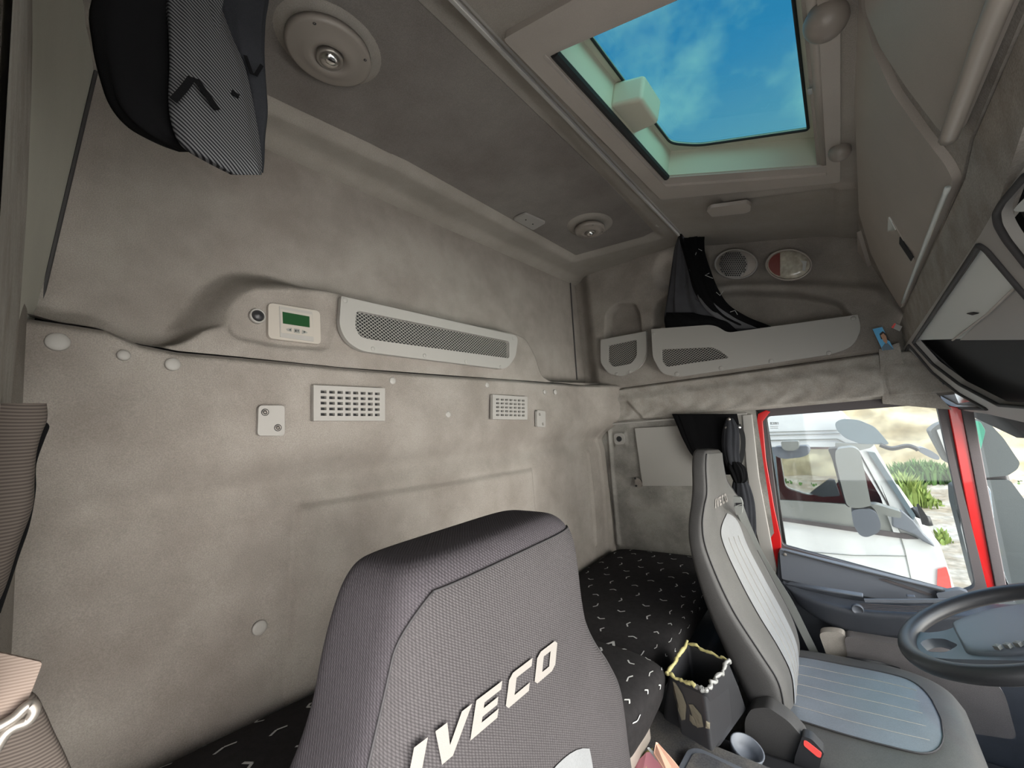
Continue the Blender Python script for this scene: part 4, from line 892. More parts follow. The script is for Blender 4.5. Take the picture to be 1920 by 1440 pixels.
# cushion
crow = lambda x, zt, yn, yf, zb: [T(x, yn, zb), T(x, yn, zt), T(x, yf, zt + .01), T(x, yf, zb)]
CL = Loft([crow(.66, .47, 1.33, 1.76, .40), crow(.70, .50, 1.31, 1.79, .38), crow(.78, .512, 1.29, 1.82, .37), crow(.90, .515, 1.28, 1.83, .37), crow(1.00, .520, 1.28, 1.825, .37), crow(1.08, .520, 1.30, 1.80, .37), crow(1.13, .505, 1.33, 1.77, .38), crow(1.155, .475, 1.38, 1.73, .40)], 4.5, 64)
mk('cushion', *CL.mesh(5), MT['seatd'], ds, smooth=True)
def cins(s, t):
    k = max(.05, (1 - max(0, (t - .75) / .25) ** 2.6) ** .5 if t > .75 else 1)
    return CL.front(1.2 + 4.0 * t, (.62 * k) * (2 * s - 1) - .03, .003)
mk('blue_insert', *patch(cins, 24, 40), MT['insertb'], ds, smooth=True)
for k in (-.66, -.33, 0, .33, .66): mk('stitch_line', *tube([CL.front(1.3 + x * 3.4, .62 * k - .03, .0034) for x in np.linspace(0, 1, 30)], .0013, 5), MT['seamd'], ds)
mk('seam', *tube([cins(0, t) + T(0, 0, .001) for t in np.linspace(0, 1, 40)] + [cins(1, t) + T(0, 0, .001) for t in np.linspace(1, 0, 40)], .0018, 5), MT['seam'], ds)
V, Fs = box((.70, 1.34, .0), (1.05, 1.76, .39)); mk('seat_base', V, Fs, MT['black'], ds, bevel=.02)
mk('tear', *tube(smoothpath([CL.front(r, .90 + .03 * math.sin(r * 5), .001) for r in np.linspace(3.0, 4.4, 12)]), [.002 + .004 * math.sin(math.pi * i / 66) for i in range(67)], 6), MT['dark'], ds)
mk('side_lever_panel', *plate([rnd(ppx([(1396, 1350), (1408, 1329), (1440, 1326), (1478, 1352), (1512, 1390), (1494, 1440), (1480, 1500), (1400, 1500)], (0, 1.225, 0), dn), .012)], (0, 1.225, 0), dn, .05), MT['seatds'], ds, bevel=.012, seg=4)
bu = thing('belt_buckle', 'black seat belt buckle with red release button beside the driver cushion', 'buckle', hit(1500, 1440, 'y', 1.21))
mk('buckle_body', *plate([rnd(ppx([(1504, 1380), (1522, 1386), (1546, 1412), (1540, 1424), (1530, 1470), (1486, 1470), (1490, 1420)], (0, 1.212, 0), dn), .006)], (0, 1.212, 0), dn, .03), MT['black'], bu, bevel=.004)
mk('release_button', *plate([rnd(ppx([(1507, 1388), (1513, 1390), (1541, 1412), (1539, 1421), (1533, 1420), (1507, 1398)], (0, 1.2105, 0), dn), .003)], (0, 1.2105, 0), dn, .01), MT['pinkred'], bu, bevel=.0015)
# felt/fabric panel between seat and door
P1 = (0, 1.86, 0)
fp = thing('footwell_panel', 'large grey fabric-covered panel between driver cushion and door', 'panel', (1.0, 1.88, .2))
mk('panel_body', *plate([rnd(ppx([(1582, 1192), (1700, 1212), (1790, 1232), (1850, 1262), (1884, 1300), (1908, 1388), (1800, 1372), (1760, 1420), (1640, 1420), (1600, 1290)], P1, dn), .02)], P1, dn, .05), MT['panelcloth'], fp, bevel=.012, seg=4)
mk('worn_end', *plate([rnd(ppx([(1534, 1186), (1560, 1184), (1586, 1189), (1592, 1250), (1580, 1300), (1560, 1262), (1545, 1215)], (0, 1.87, 0), dn), .02)], (0, 1.87, 0), dn, .04), MT['ceil'], fp, bevel=.01, seg=3)
V, Fs = box((1.0, 1.80, .0), (1.5, 2.0, .20)); mk('wheel_arch_box', V, Fs, MT['black'], None, bevel=.03, label='black moulded step box low between driver seat and door', cat='box')
# --- steering wheel
sw = thing('steering_wheel', 'worn black steering wheel with blue-grey sheen at the right edge', 'steering wheel', (1.30, 1.60, .55))
wc = T(1.248, 1.570, .768); th = math.radians(24); du = T(math.cos(th), 0, math.sin(th)); dv = T(0, 1, 0); dnn = np.cross(du, dv); Rr = .212
V, Fs = tube([wc + Rr * (math.cos(a) * du + math.sin(a) * dv) for a in np.linspace(0, 2 * math.pi, 73)[:-1]], .0200, 16, closed=True, up=dnn); mk('rim', V, Fs, MT['black'], sw, smooth=True)
hc = wc + dnn * -.02 * 0 - T(0, 0, .02)
hub = Loft([[hc + du * a + dv * (-w) + dnn * 0, hc + du * a + dv * (-w) + T(0, 0, .03), hc + du * a + dv * w + T(0, 0, .03), hc + du * a + dv * w] for a, w in ((-.10, .06), (-.09, .09), (-.02, .12), (.06, .11), (.12, .06))], 4, 40); mk('hub', *hub.mesh(4), MT['bluegrey'], sw, smooth=True)
wn_ = dnn if dnn[2] > 0 else -dnn
wpp = lambda pix, off=0: [p + wn_ * off for p in ppx(pix, wc, wn_)]
mk('spoke', *plate([rnd(wpp([(1700, 1172), (1730, 1184), (1770, 1180), (1815, 1160), (1880, 1142), (1990, 1120), (2060, 1180), (1990, 1236), (1860, 1234), (1770, 1232), (1720, 1226), (1702, 1210)], -.004), .02), rnd(wpp([(1722, 1202), (1740, 1194), (1768, 1194), (1796, 1206), (1772, 1220), (1738, 1219)], -.004), .012)], wc - wn_ * .004, wn_, .022), MT['bluegrey'], sw, bevel=.006, seg=3)
for k in range(4):
    q = hc + T(0, 0, .034) - dv * (.105 + .0 * k) + du * (-.045 + .018 * k); mk('button', *lathe([(.008, -.006), (.008, .002), (0, .003)], q, dnn if dnn[2] > 0 else -dnn, 4), MT['mirrorh'], sw)
V, Fs = tube([hc - T(0, 0, .02), T(1.42, 1.585, .50)], [.05, .05], 20); mk('column', V, Fs, MT['bluegrey'], sw, smooth=True)

# ================================================================== BUNK
def bedtop(L_):
    return L_
bf = thing('bunk_cushion', 'black bunk cushion with pale tick pattern in the far corner behind the driver seat', 'mattress', (.28, 1.5, .55))
brow = lambda y, x0, x1, zt, zb, dz=0: [T(x0, y, zb), T(x0, y, zt + dz), T(x1, y, zt), T(x1 - .03, y, zb)]
FLo = Loft([brow(1.06, .02, .50, .70, .62), brow(1.07, .015, .53, .728, .61), brow(1.12, .012, .555, .738, .60), brow(1.4, .012, .545, .738, .60), brow(1.7, .012, .54, .738, .60), brow(1.95, .012, .53, .735, .60), brow(1.985, .02, .50, .71, .62)], 4.5, 64)
NLo = Loft([brow(-.05, .02, .46, .86, .67), brow(.0, .02, .48, .88, .66), brow(.3, .02, .485, .865, .66), brow(.66, .02, .485, .838, .66), brow(.72, .02, .50, .828, .66), brow(.78, .02, .60, .82, .655), brow(.86, .02, .615, .812, .655), brow(.95, .02, .61, .800, .655), brow(1.02, .02, .60, .782, .655), brow(1.045, .03, .58, .760, .66), brow(1.055, .05, .55, .73, .67)], 4, 64)
def ticks(L_, nr_, step, size, seed):
    rg = random.Random(seed); V = []; Fs = []
    r = .5; i = 0
    # surface point by (distance along top-front profile c, row r): walk around the section from back-top to front-bottom
    def S_(c, r):
        # c 0..1 top back->front , 1..1.5 front face top->bottom
        if c <= .88: a = -1 + 2 * c; n = L_.n; b = (max(0, 1 - abs(a) ** n)) ** (1 / n); p = L_.at(r, a, b); return p + T(0, 0, .0018)
        w = (c - .88) / .6; ang = math.pi / 4 + .25 - w * 1.4
        ca, sa = math.cos(ang), math.sin(ang); return L_.at(r, math.copysign(abs(ca) ** (2 / L_.n), ca), math.copysign(abs(sa) ** (2 / L_.n), sa)) + T(.002, 0, .0004)
    nrow = len(L_.rows) - 1
    y0, y1 = L_.rows[0][1][1], L_.rows[-1][1][1]
    ys = [rw[1][1] for rw in L_.rows]
    def rofy(y): return float(np.interp(y, ys, range(len(ys))))
    y = y0 + .05; j = 0
    while y < y1 - .03:
        c = .05 + (j % 2) * step * .9
        while c < 1.30:
            rot = [0, math.pi / 2, math.pi, -math.pi / 2][(i * 3 + j) % 4] + rg.uniform(-.2, .2); cs, sn = math.cos(rot), math.sin(rot)
            def M(a, b):
                return S_(c + (a * cs - b * sn) / .60, rofy(y + (a * sn + b * cs)))
            s = size; w = size * .16
            for (p, q) in (((-s, 0), (0, s * .55)), ((0, s * .55), (s * .9, 0))):
                d = np.array(q) - np.array(p); d /= np.linalg.norm(d); nn = np.array([-d[1], d[0]]) * w
                b0 = len(V)
                for pt in (np.array(p) - nn, (np.array(p) + np.array(q)) / 2 - nn, np.array(q) - nn, np.array(q) + nn, (np.array(p) + np.array(q)) / 2 + nn, np.array(p) + nn): V.append(M(*pt))
                Fs += [(b0, b0 + 1, b0 + 4, b0 + 5), (b0 + 1, b0 + 2, b0 + 3, b0 + 4)]
            c += step * 2.3; i += 1
        y += .068; j += 1; i += 1
    return V, Fs
def bed(L_, par, seed, size=.013):
    a = L_.mesh(6); b = ticks(L_, 0, .075, size, seed); V, Fs = join(a, b)
    return mk('cushion_cover', V, Fs, [MT['bed'], MT['white']], par, smooth=True, idx=[0] * len(a[1]) + [1] * len(b[1]))
bed(FLo, bf, 3, .0145)
bn = thing('bunk_cushion', 'black bunk cushion with pale ticks and a folded end, behind the passenger seat', 'mattress', (.28, .5, .62))
bed(NLo, bn, 5, .016)
bk_ = thing('bunk', 'pale rail and black storage base carrying the bunk cushions', 'bunk', (.25, 1.0, .0))
V, Fs = box((.49, .72, .60), (.550, 1.00, .645)); mk('frame_rail', V, Fs, MT['taupe'], bk_, bevel=.012)
V, Fs = box((.02, -.05, .0), (.40, 2.02, .598)); mk('storage_base', V, Fs, MT['black'], bk_, bevel=.01)

# ================================================================== CENTRE CONSOLE
zt, zb = .75, .585
topc = [hit(*p, 'z', zt) for p in [(1253, 1264), (1288, 1206), (1368, 1241), (1323, 1298)]]
botc = [hit(*p, 'z', zb) for p in [(1240, 1345), (1285, 1290), (1402, 1325), (1345, 1405)]]
bt_ = rnd(botc, .02); tp_ = rnd(topc, .012)
cb = thing('storage_box', 'black plastic storage box with broken glued rim between the seats', 'box', sum(botc) / 4)
n = len(bt_); cen = sum(topc) / 4
V = []; Fs = []
rings = [bt_, [(a * .5 + b * .5) + (b - cen) * .03 for a, b in zip(bt_, tp_)], tp_, [p + (cen - p) * .06 for p in tp_], [p * T(1, 1, 1) + (cen - p) * .14 - T(0, 0, .13) for p in tp_]]
for rg in rings: V += rg
for i in range(len(rings) - 1):
    for j in range(n): Fs.append((i * n + j, i * n + (j + 1) % n, (i + 1) * n + (j + 1) % n, (i + 1) * n + j))
Fs.append(tuple(range(4 * n, 5 * n)))
mk('box_body', V, Fs, MT['black'], cb, bevel=.002)
from mathutils.bvhtree import BVHTree
bvh_box = BVHTree.FromPolygons([Vector(p) for p in V], Fs)
def on_box(u, v, off=.0015):
    d = nrm(ray(u, v)); h = bvh_box.ray_cast(Vector(CAM), Vector(d)); p = np.array(h[0]) if h[0] is not None else hit(u, v, 'z', .65)
    n_ = np.array(h[1]) if h[0] is not None else -d
    return p + (n_ if n_ @ d < 0 else -n_) * off
rg = random.Random(4)
def lump(a, b, k, r, amp):
    P = [a + (b - a) * i / k + T(rg.uniform(-amp, amp), rg.uniform(-amp, amp), rg.uniform(-amp, amp * 1.5) + .002) for i in range(k + 1)]
    P = smoothpath(P, 3); return tube(P, [r * rg.uniform(.6, 1.3) for _ in P], 8)
V, Fs = join(lump(topc[0], topc[1], 7, .0045, .003), lump(topc[1], topc[2], 8, .0035, .003), lump(topc[0], topc[0] + (topc[3] - topc[0]) * .75, 7, .004, .0025)); mk('yellow_glue', V, Fs, MT['glue'], cb, smooth=True)
V, Fs = join(lump(topc[2], topc[3], 12, .0045, .004), lump(topc[0] + (topc[3] - topc[0]) * .7, topc[3], 5, .005, .003)); mk('clear_glue', V, Fs, MT['gluew'], cb, smooth=True)
# glue runs on the near face
fa, fb2, fc2, fd = tp_[0], topc[3], botc[3], botc[0]
nf = nrm(np.cross(topc[3] - topc[0], botc[0] - topc[0]));
if nf @ (CAM - topc[0]) < 0: nf = -nf
for px in ([(1262, 1276), (1268, 1280), (1280, 1300), (1288, 1322), (1286, 1348), (1279, 1350), (1272, 1330), (1264, 1300)], [(1292, 1320), (1300, 1320), (1316, 1340), (1320, 1362), (1308, 1364), (1300, 1345)], [(1294, 1338), (1303, 1346), (1308, 1362), (1300, 1358), (1294, 1350)], [(1324, 1350), (1330, 1354), (1330, 1366), (1323, 1364)]):
    cx_ = sum(p[0] for p in px) / len(px); cy_ = sum(p[1] for p in px) / len(px); k_ = len(px)
    V = [on_box(cx_, cy_, .0025)] + [on_box((a + cx_) / 2, (b + cy_) / 2, .0025) for a, b in px] + [on_box(a, b, .002) for a, b in px]
    Fs = [(0, 1 + i_, 1 + (i_ + 1) % k_) for i_ in range(k_)] + [(1 + i_, 1 + k_ + i_, 1 + k_ + (i_ + 1) % k_, 1 + (i_ + 1) % k_) for i_ in range(k_)]
    mk('glue_stain', V, Fs, MT['dirt'], cb)
ZT = .575
tr = thing('centre_tray', 'dusty black centre tray in front of the bunk, holding papers', 'tray', hit(1300, 1420, 'z', ZT - .02))
def zp(pix, z): return [hit(u, v, 'z', z) for u, v in pix]
mk('tray_body', *plate([rnd(zp([(1205, 1300), (1250, 1346), (1345, 1400), (1520, 1470), (1700, 1560), (1400, 1760), (1080, 1560)], ZT), .01)], (0, 0, ZT), (0, 0, 1), .05), MT['tray'], tr, bevel=.006)
mk('inner_tray', *plate([rnd(zp([(1290, 1404), (1310, 1402), (1480, 1480), (1440, 1540), (1240, 1500)], ZT + .012), .015)], (0, 0, ZT + .012), (0, 0, 1), .014), MT['bluegrey'], tr, bevel=.006)
mk('tray_recess', *plate([rnd(zp([(1300, 1412), (1320, 1412), (1460, 1480), (1420, 1530), (1256, 1496)], ZT + .0135), .01)], (0, 0, ZT + .0135), (0, 0, 1), .002), MT['tray'], tr)
mk('screw', *lathe([(.004, 0), (.004, .003), (0, .004)], hit(1182, 1402, 'z', ZT), (0, 0, 1), 10), MT['chrome'], tr)
V, Fs = box((.45, .75, .0), (1.0, 1.22, ZT - .05)); mk('engine_tunnel', V, Fs, MT['black'], None, bevel=.03, label='black engine tunnel under the centre tray', cat='cover')
def card(pix, z, lift, mat, name, label, t=.001):
    P = zp(pix, z); 
    for i, l in enumerate(lift): P[i] = P[i] * 1.0; P[i][2] += 0
    P = [hit(pix[i][0], pix[i][1], 'z', z + lift[i]) for i in range(len(pix))]
    nn = nrm(np.cross(P[1] - P[0], P[2] - P[0]));
    if nn[2] < 0: nn = -nn
    V = P + [p - nn * t for p in P]; k = len(P); Fs = [tuple(range(k)), tuple(range(2 * k - 1, k - 1, -1))] + [(i, (i + 1) % k, k + (i + 1) % k, k + i) for i in range(k)]
    return mk(name, V, Fs, mat, None, label=label, cat='paper')
card([(1190, 1432), (1212, 1410), (1228, 1411), (1262, 1440), (1280, 1490), (1200, 1480)], ZT + .03, [.0, .012, .014, .012, 0, 0], MT['pink'], 'booklet', 'pink booklet lying open on the centre tray', .003)
card([(1213, 1402), (1217, 1401), (1245, 1425), (1268, 1448), (1260, 1452), (1228, 1422)], ZT + .05, [.01, .01, .006, 0, 0, .0], MT['white'], 'paper_sheet', 'thin white sheet between the pink booklet and salmon paper')
card([(1230, 1391), (1234, 1393), (1262, 1424), (1290, 1460), (1262, 1470), (1226, 1412)], ZT + .055, [.014, .012, .004, 0, 0, .004], MT['orange'], 'folded_paper', 'salmon folded paper standing on the centre tray', .002)
V, Fs = patch(lambda s, t: hit(1152 + 72 * s, 1416 + 70 * t + 8 * math.sin(s * 4) - 8 * s, 'z', ZT + .03 + .008 * math.sin(s * 7 + t * 5)), 12, 8)
mk('cleaning_cloth', V, Fs, MT['yellow'], None, smooth=True, label='crumpled yellow cloth beside the passenger seat on the tray', cat='cloth')
q = hit(1400, 1405, 'z', .55); V, Fs = lathe([(.034, -.022), (.036, .0), (.037, .006), (.033, .006), (.031, -.018), (0, -.018)], q, (.35, -.1, 1), 28); mk('cup_holder', V, Fs, MT['bluegrey'], None, smooth=True, label='blue-grey cup holder rim beside the black storage box', cat='cup holder')
V, Fs = box((.42, 1.30, .30), (.55, 1.9, .56)); mk('storage_bin', V, Fs, MT['dark'], None, bevel=.02, label='dark bin under the far bunk behind the driver seat', cat='bin')

# ================================================================== CURTAINS
def bundle(name, rows, ax, val, depth, mat, parent, folds=0, k=5, n=2.4, seg=72, sub=5, ph=0, twist=.25):
    """rows: (uL, uR, v[, val]) pixel spans seen on a plane; becomes a rounded hanging bundle with folds"""
    R_ = []
    for r in rows:
        vv = r[3] if len(r) > 3 else val
        a = hit(r[0], r[2], ax, vv); b = hit(r[1], r[2], ax, vv); w = np.linalg.norm(b - a); d = min(depth, w * .8)
        away = ray((r[0] + r[1]) / 2, r[2]); away = away - nrm(b - a) * (away @ nrm(b - a)); away = nrm(away) * d
        R_.append([a + away / 2, a - away / 2, b - away / 2, b + away / 2])
    L = Loft(R_, n, seg); V, Fs = L.mesh(sub); V = np.array(V); m = (len(rows) - 1) * sub + 1
    for i in range(m):
        r = i / sub; c = sum(L.row(r)) / 4
        for j in range(seg):
            w = 2 * math.pi * j / seg; p = V[i * seg + j]; d = p - c; l = np.linalg.norm(d)
            if l > 1e-6: V[i * seg + j] = p + d / l * folds * min(1, l / .02) * (math.sin(k * w + ph + twist * r) * .6 + .4 * math.sin((2 * k + 1) * w - 2 * twist * r + ph))
    return mk(name, V, Fs, mat, parent, smooth=True)
def tick_px(parent, pts, ax, val, mat, w=.006, name='printed_tick'):
    P = [hit(*p, ax, val) for p in pts]; n_ = {'x': (1, 0, 0), 'y': (0, 1, 0)}[ax]
    side = [np.cross(n_, nrm(P[min(i + 1, len(P) - 1)] - P[max(i - 1, 0)])) for i in range(len(P))]
    V, Fs = ribbon(P, w, .0008, side); return mk(name, V, Fs, mat, parent)
t = thing('hanging_curtain', 'black and striped grey curtain bundled and hanging from the rail end, top left', 'curtain', (.5, .14, 1.66))
bundle('black_fold', [(330, 430, -260, .54), (250, 430, -120, .50), (176, 430, 0, .47), (176, 430, 80, .46), (192, 425, 150, .46), (212, 425, 200, .46), (250, 410, 240, .46), (300, 400, 268, .46), (340, 385, 285, .46)], 'x', .46, .06, MT['curt'], t, .004, 5)
bundle('striped_fold', [(360, 420, -260, .56), (340, 400, -120, .52), (318, 400, -20, .50), (320, 425, 60, .50), (322, 452, 120, .50), (320, 468, 180, .50), (325, 478, 230, .50), (345, 486, 275, .50), (392, 488, 305, .50), (436, 487, 328, .50)], 'x', .50, .035, MT['stripe'], t, .0022, 4, ph=1)
bundle('grey_fold', [(400, 440, -260, .56), (400, 470, -120, .51), (400, 499, -20, .485), (410, 494, 40, .485), (425, 492, 100, .485), (450, 496, 160, .485), (455, 499, 210, .485), (462, 495, 260, .485), (468, 494, 300, .485), (474, 492, 324, .485)], 'x', .485, .03, MT['curtg'], t, .003, 3, ph=2)
bundle('edge_fold', [(370, 430, -200, .54), (372, 425, -100, .52), (378, 418, -10, .51), (390, 412, 30, .512), (400, 412, 70, .512), (404, 408, 84, .512)], 'x', .51, .02, MT['stripe'], t, .001, 3, ph=2)
S1 = .5245
tick_px(t, [(325, 188), (345, 166), (358, 148), (370, 152), (388, 178), (408, 206)], 'x', S1 - .002, MT['curt'], .0065)
tick_px(t, [(434, 172), (448, 182)], 'x', .517, MT['curt'], .006)
tick_px(t, [(460, 104), (472, 138), (480, 140), (491, 122)], 'x', .507, MT['curt'], .004)
# far upper curtain
t = thing('hanging_curtain', 'gathered black and grey curtain falling from the far end of the ceiling rail', 'curtain', fq(1310, 620, 1.94))
bundle('grey_fold', [(1280, 1298, 425, 1.93), (1274, 1302, 445, 1.93), (1268, 1306, 470, 1.93), (1264, 1314, 500, 1.94), (1258, 1330, 540, 1.955), (1252, 1350, 570, 1.975), (1247, 1385, 592, 1.99), (1247, 1412, 606, 2.01), (1252, 1430, 630, 2.03)], 'y', 1.93, .045, MT['curtm'], t, .011, 9, ph=.5)
bundle('black_fold', [(1274, 1310, 424, 1.91), (1273, 1318, 436, 1.90), (1278, 1318, 455, 1.90), (1284, 1320, 475, 1.90), (1294, 1332, 510, 1.91), (1304, 1346, 545, 1.925), (1322, 1364, 572, 1.945), (1345, 1398, 594, 1.97), (1366, 1430, 607, 1.99), (1380, 1446, 614, 2.01)], 'y', 1.91, .028, MT['curt'], t, .008, 6)
bundle('light_fold', [(1296, 1304, 470, 1.915), (1300, 1318, 510, 1.915), (1306, 1336, 550, 1.93), (1325, 1366, 582, 1.95), (1350, 1396, 602, 1.975), (1366, 1420, 616, 2.0)], 'y', 1.93, .015, MT['curtl'], t, .003, 3)
bundle('ground_fold', [(1250, 1300, 586, 1.975), (1247, 1350, 598, 1.97), (1249, 1372, 612, 1.985), (1256, 1400, 640, 2.02)], 'y', 1.93, .04, MT['curt'], t, .007, 8)
for p in ([(1304, 478), (1308, 466), (1316, 470)], [(1330, 512), (1322, 516), (1337, 522)], [(1343, 548), (1350, 554), (1356, 546)], [(1369, 585), (1378, 582), (1383, 590)]): tick_px(t, p, 'y', 1.885, MT['white'], .0022)
for p in ([(1284, 540), (1288, 528)], [(1303, 560), (1312, 566)], [(1292, 505), (1298, 512)]): tick_px(t, p, 'y', 1.90, MT['dark'], .003)
# bunk side curtain
t = thing('side_curtain', 'black curtain tied in a strap beside the door, behind the driver headrest', 'curtain', fq(1400, 1060, 1.96))
bundle('hanging_folds', [(1262, 1380, 776), (1272, 1384, 800), (1282, 1382, 825), (1296, 1384, 850), (1318, 1386, 872), (1350, 1390, 890)], 'y', 1.965, .03, MT['curt'], t, .006, 9)
bundle('grey_fold', [(1362, 1374, 784), (1356, 1384, 805), (1354, 1386, 830), (1358, 1386, 855), (1366, 1390, 880), (1374, 1392, 892)], 'y', 1.93, .04, MT['curtg'], t, .004, 4)
bundle('knot', [(1366, 1385, 866), (1364, 1396, 876), (1370, 1400, 888), (1376, 1400, 900), (1380, 1394, 906)], 'y', 1.925, .05, MT['curt'], t, .005, 6)
bundle('lower_bundle', [(1378, 1396, 896), (1374, 1406, 915), (1374, 1414, 945), (1378, 1417, 985), (1384, 1417, 1020), (1392, 1416, 1060), (1400, 1416, 1090)], 'y', 1.94, .05, MT['curtg'], t, .005, 5)
V, Fs = ribbon(smoothpath([hit(*p, 'y', 1.95) for p in [(1384, 796), (1392, 815), (1393, 840), (1388, 865), (1378, 886)]]), .018, .003, (1, 0, 0)); mk('strap', V, Fs, MT['dark'], t)
mk('snap_button', *lathe([(.009, -.003), (.009, .003), (.004, .005), (0, .005)], hit(1385, 801, 'y', 1.945), fn, 16), MT['chrome'], t, smooth=True)
for p in ((1362, 802), (1367, 786)): mk('snap_button', *lathe([(.006, -.003), (.006, .003), (0, .004)], hit(*p, 'y', 1.915), fn, 12), MT['silver'], t, smooth=True)
# near left bundle
t = thing('side_curtain', 'ribbed tan curtain roll at the left edge, held by a peach strap', 'curtain', hit(20, 1100, 'x', .5) - T(0, 0, .1))
bundle('upper_roll', [(-160, 86, 756), (-160, 88, 775), (-160, 86, 792), (-170, 78, 812), (-170, 68, 850), (-170, 64, 900), (-170, 60, 950), (-170, 34, 1020), (-170, 8, 1100), (-170, -20, 1160)], 'x', .52, .03, MT['tan'], t, .0008, 3)
bundle('dark_lining', [(-100, 84, 790), (-100, 92, 800), (-100, 84, 822), (-100, 68, 870), (-100, 67, 920), (-100, 55, 985), (-100, 36, 1040), (-100, 20, 1090), (-100, 0, 1150)], 'x', .500, .02, MT['curt'], t, .0006, 3)
bundle('lower_roll', [(-120, 20, 1280), (-120, 62, 1300), (-110, 80, 1330), (-100, 98, 1370), (-90, 118, 1410), (-80, 140, 1460), (-60, 170, 1520)], 'x', .49, .03, MT['tan'], t, .0008, 3)
mk('tie_flap', *plate([rnd([hit(u, v, 'x', .545) for u, v in [(-60, 1218), (0, 1224), (80, 1242), (62, 1290), (50, 1318), (10, 1352), (-60, 1372)]], .002)], (.545, 0, 0), (1, 0, 0), .004), MT['peach'], t, bevel=.001)
V, Fs = tube(smoothpath([hit(u, v, 'x', .553) for u, v in [(-30, 1378), (0, 1362), (28, 1345), (48, 1326), (58, 1322), (64, 1334), (52, 1352), (28, 1362), (8, 1378), (-12, 1410)]]), .0035, 8); mk('buckle', V, Fs, MT['silver'], t, smooth=True)

# ================================================================== OUTSIDE
sm = thing('side_mirror', 'dark side mirror housings with a tall mirror glass, outside the driver door pillar', 'mirror', (1.5, 2.5, .3))
def mpl(name, pix, y, t_, mat, r=.0, bev=.0): return mk(name, *plate([rnd(ppx(pix, (0, y, 0), dn), r) if r else ppx(pix, (0, y, 0), dn)], (0, y, 0), dn, t_), mat, sm, bevel=bev, seg=4)
MT['mdark'] = material('dark mirror housing plastic', (.05, .06, .062), .5, .2, 300)
mpl('upper_housing', [(1744, 808), (1758, 796), (1800, 780), (1838, 786), (1858, 796), (1882, 822), (1913, 868), (1908, 880), (1890, 892), (1834, 897), (1800, 880), (1776, 868), (1754, 828)], 2.50, .12, MT['mdark'], .01, .03)
mpl('green_reflection', [(1805, 786), (1838, 790), (1848, 808), (1838, 846), (1818, 856)], 2.498, .004, MT['greenm'], .01, .001)  # green reflection painted on the housing as a thin coloured sheet
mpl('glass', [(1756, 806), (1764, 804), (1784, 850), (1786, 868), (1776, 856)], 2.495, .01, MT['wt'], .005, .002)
mpl('lower_housing', [(1788, 914), (1826, 900), (1894, 900), (1922, 938), (1990, 1000), (1990, 1180), (1860, 1180), (1830, 1100), (1802, 990), (1790, 945)], 2.50, .12, MT['mdark'], .01, .03)
mpl('glass', [(1832, 907), (1850, 908), (1857, 920), (1865, 985), (1874, 1040), (1884, 1078), (1892, 1100), (1870, 1100), (1850, 1000)], 2.495, .008, MT['mirror'], .006, .002)
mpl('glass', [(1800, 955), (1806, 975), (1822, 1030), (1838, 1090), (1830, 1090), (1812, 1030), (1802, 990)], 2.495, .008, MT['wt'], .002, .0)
mpl('yellow_marker', [(1858, 1036), (1874, 1032), (1876, 1038), (1861, 1043)], 2.490, .006, MT['yel'], .002, .001)
mpl('bracket', [(1832, 888), (1890, 884), (1896, 905), (1830, 905)], 2.52, .06, MT['black'], .0, .01)
# white truck next door
YT = 3.3
wtk = thing('white_truck', 'white truck cab parked alongside, seen through the driver door window', 'truck', (.6, 4.3, -1.3))
def tpl(name, loops, y, t_, mat, r=.0, bev=0): return mk(name, *plate([rnd(ppx(l, (0, YT, 0), dn), r) if r else ppx(l, (0, YT, 0), dn) for l in loops], (0, YT, 0), dn, t_), mat, wtk, bevel=bev)
def shift(pts3, y): return [T(p[0], y, p[2]) for p in pts3]
body = ppx([(1180, 700), (1568, 766), (1592, 792), (1640, 835), (1714, 968), (1738, 1006), (1762, 1020), (1776, 1060), (1794, 1115), (1830, 1500), (1180, 1500)], (0, YT, 0), dn)
body[0] = T(-1.2, YT, 1.55); body[-1] = T(-1.2, YT, -.9); body[-2] = T(1.38, YT, -.9); body.insert(1, T(.70, YT, 1.56))
win = rnd(ppx([(1444, 838), (1606, 838), (1650, 905), (1690, 1000), (1600, 992), (1450, 972), (1438, 880)], (0, YT, 0), dn), .03)
mk('near_side', *plate([body, win], (0, YT, 0), dn, .05), MT['wt'], wtk, bevel=.008)
# visible bottom of their windows sits on a burgundy inner sill
fb = shift(body, YT + 2.05)
fw = rnd([hit(u, v, 'y', YT + 2.0) for u, v in [(1460, 842), (1560, 842), (1575, 905), (1520, 930), (1500, 924), (1472, 915)]], .05)
mk('far_side', *plate([fb, fw], (0, YT + 2.05, 0), dn, .05), MT['wt'], wtk)
ins_ = [T(p[0] * .98, YT + 2.03, p[2] * .98) for p in body]
mk('far_inner_trim', *plate([ins_, fw], (0, YT + 1.99, 0), dn, .01), MT['burg'], wtk)
V = []; 
for p in body: V += [p, T(p[0], YT + 2.05, p[2])]
nb_ = len(body); Fs = [(2 * i, 2 * ((i + 1) % nb_), 2 * ((i + 1) % nb_) + 1, 2 * i + 1) for i in range(nb_) if i not in (4, 5)]
mk('cab_skin', V, Fs, MT['wt'], wtk)
V = [body[4] + T(0, .05, 0), body[5] + T(0, .05, 0), T(body[5][0], YT + 2, body[5][2]), T(body[4][0], YT + 2, body[4][2])]
mk('windscreen', V, [(0, 1, 2, 3)], GW, wtk)
mk('side_glass', *plate([win], (0, YT + .02, 0), dn, .004), GL, wtk)
tpl('rear_quarter_blind', [[(1440, 838), (1452, 838), (1465, 970), (1440, 968)]], 0, -.0 + .04, MT['visor'])
tpl('lower_glass_strip', [[(1455, 938), (1600, 948), (1668, 958), (1690, 1000), (1600, 992), (1458, 972)]], 0, .045, MT['mirrorh'])
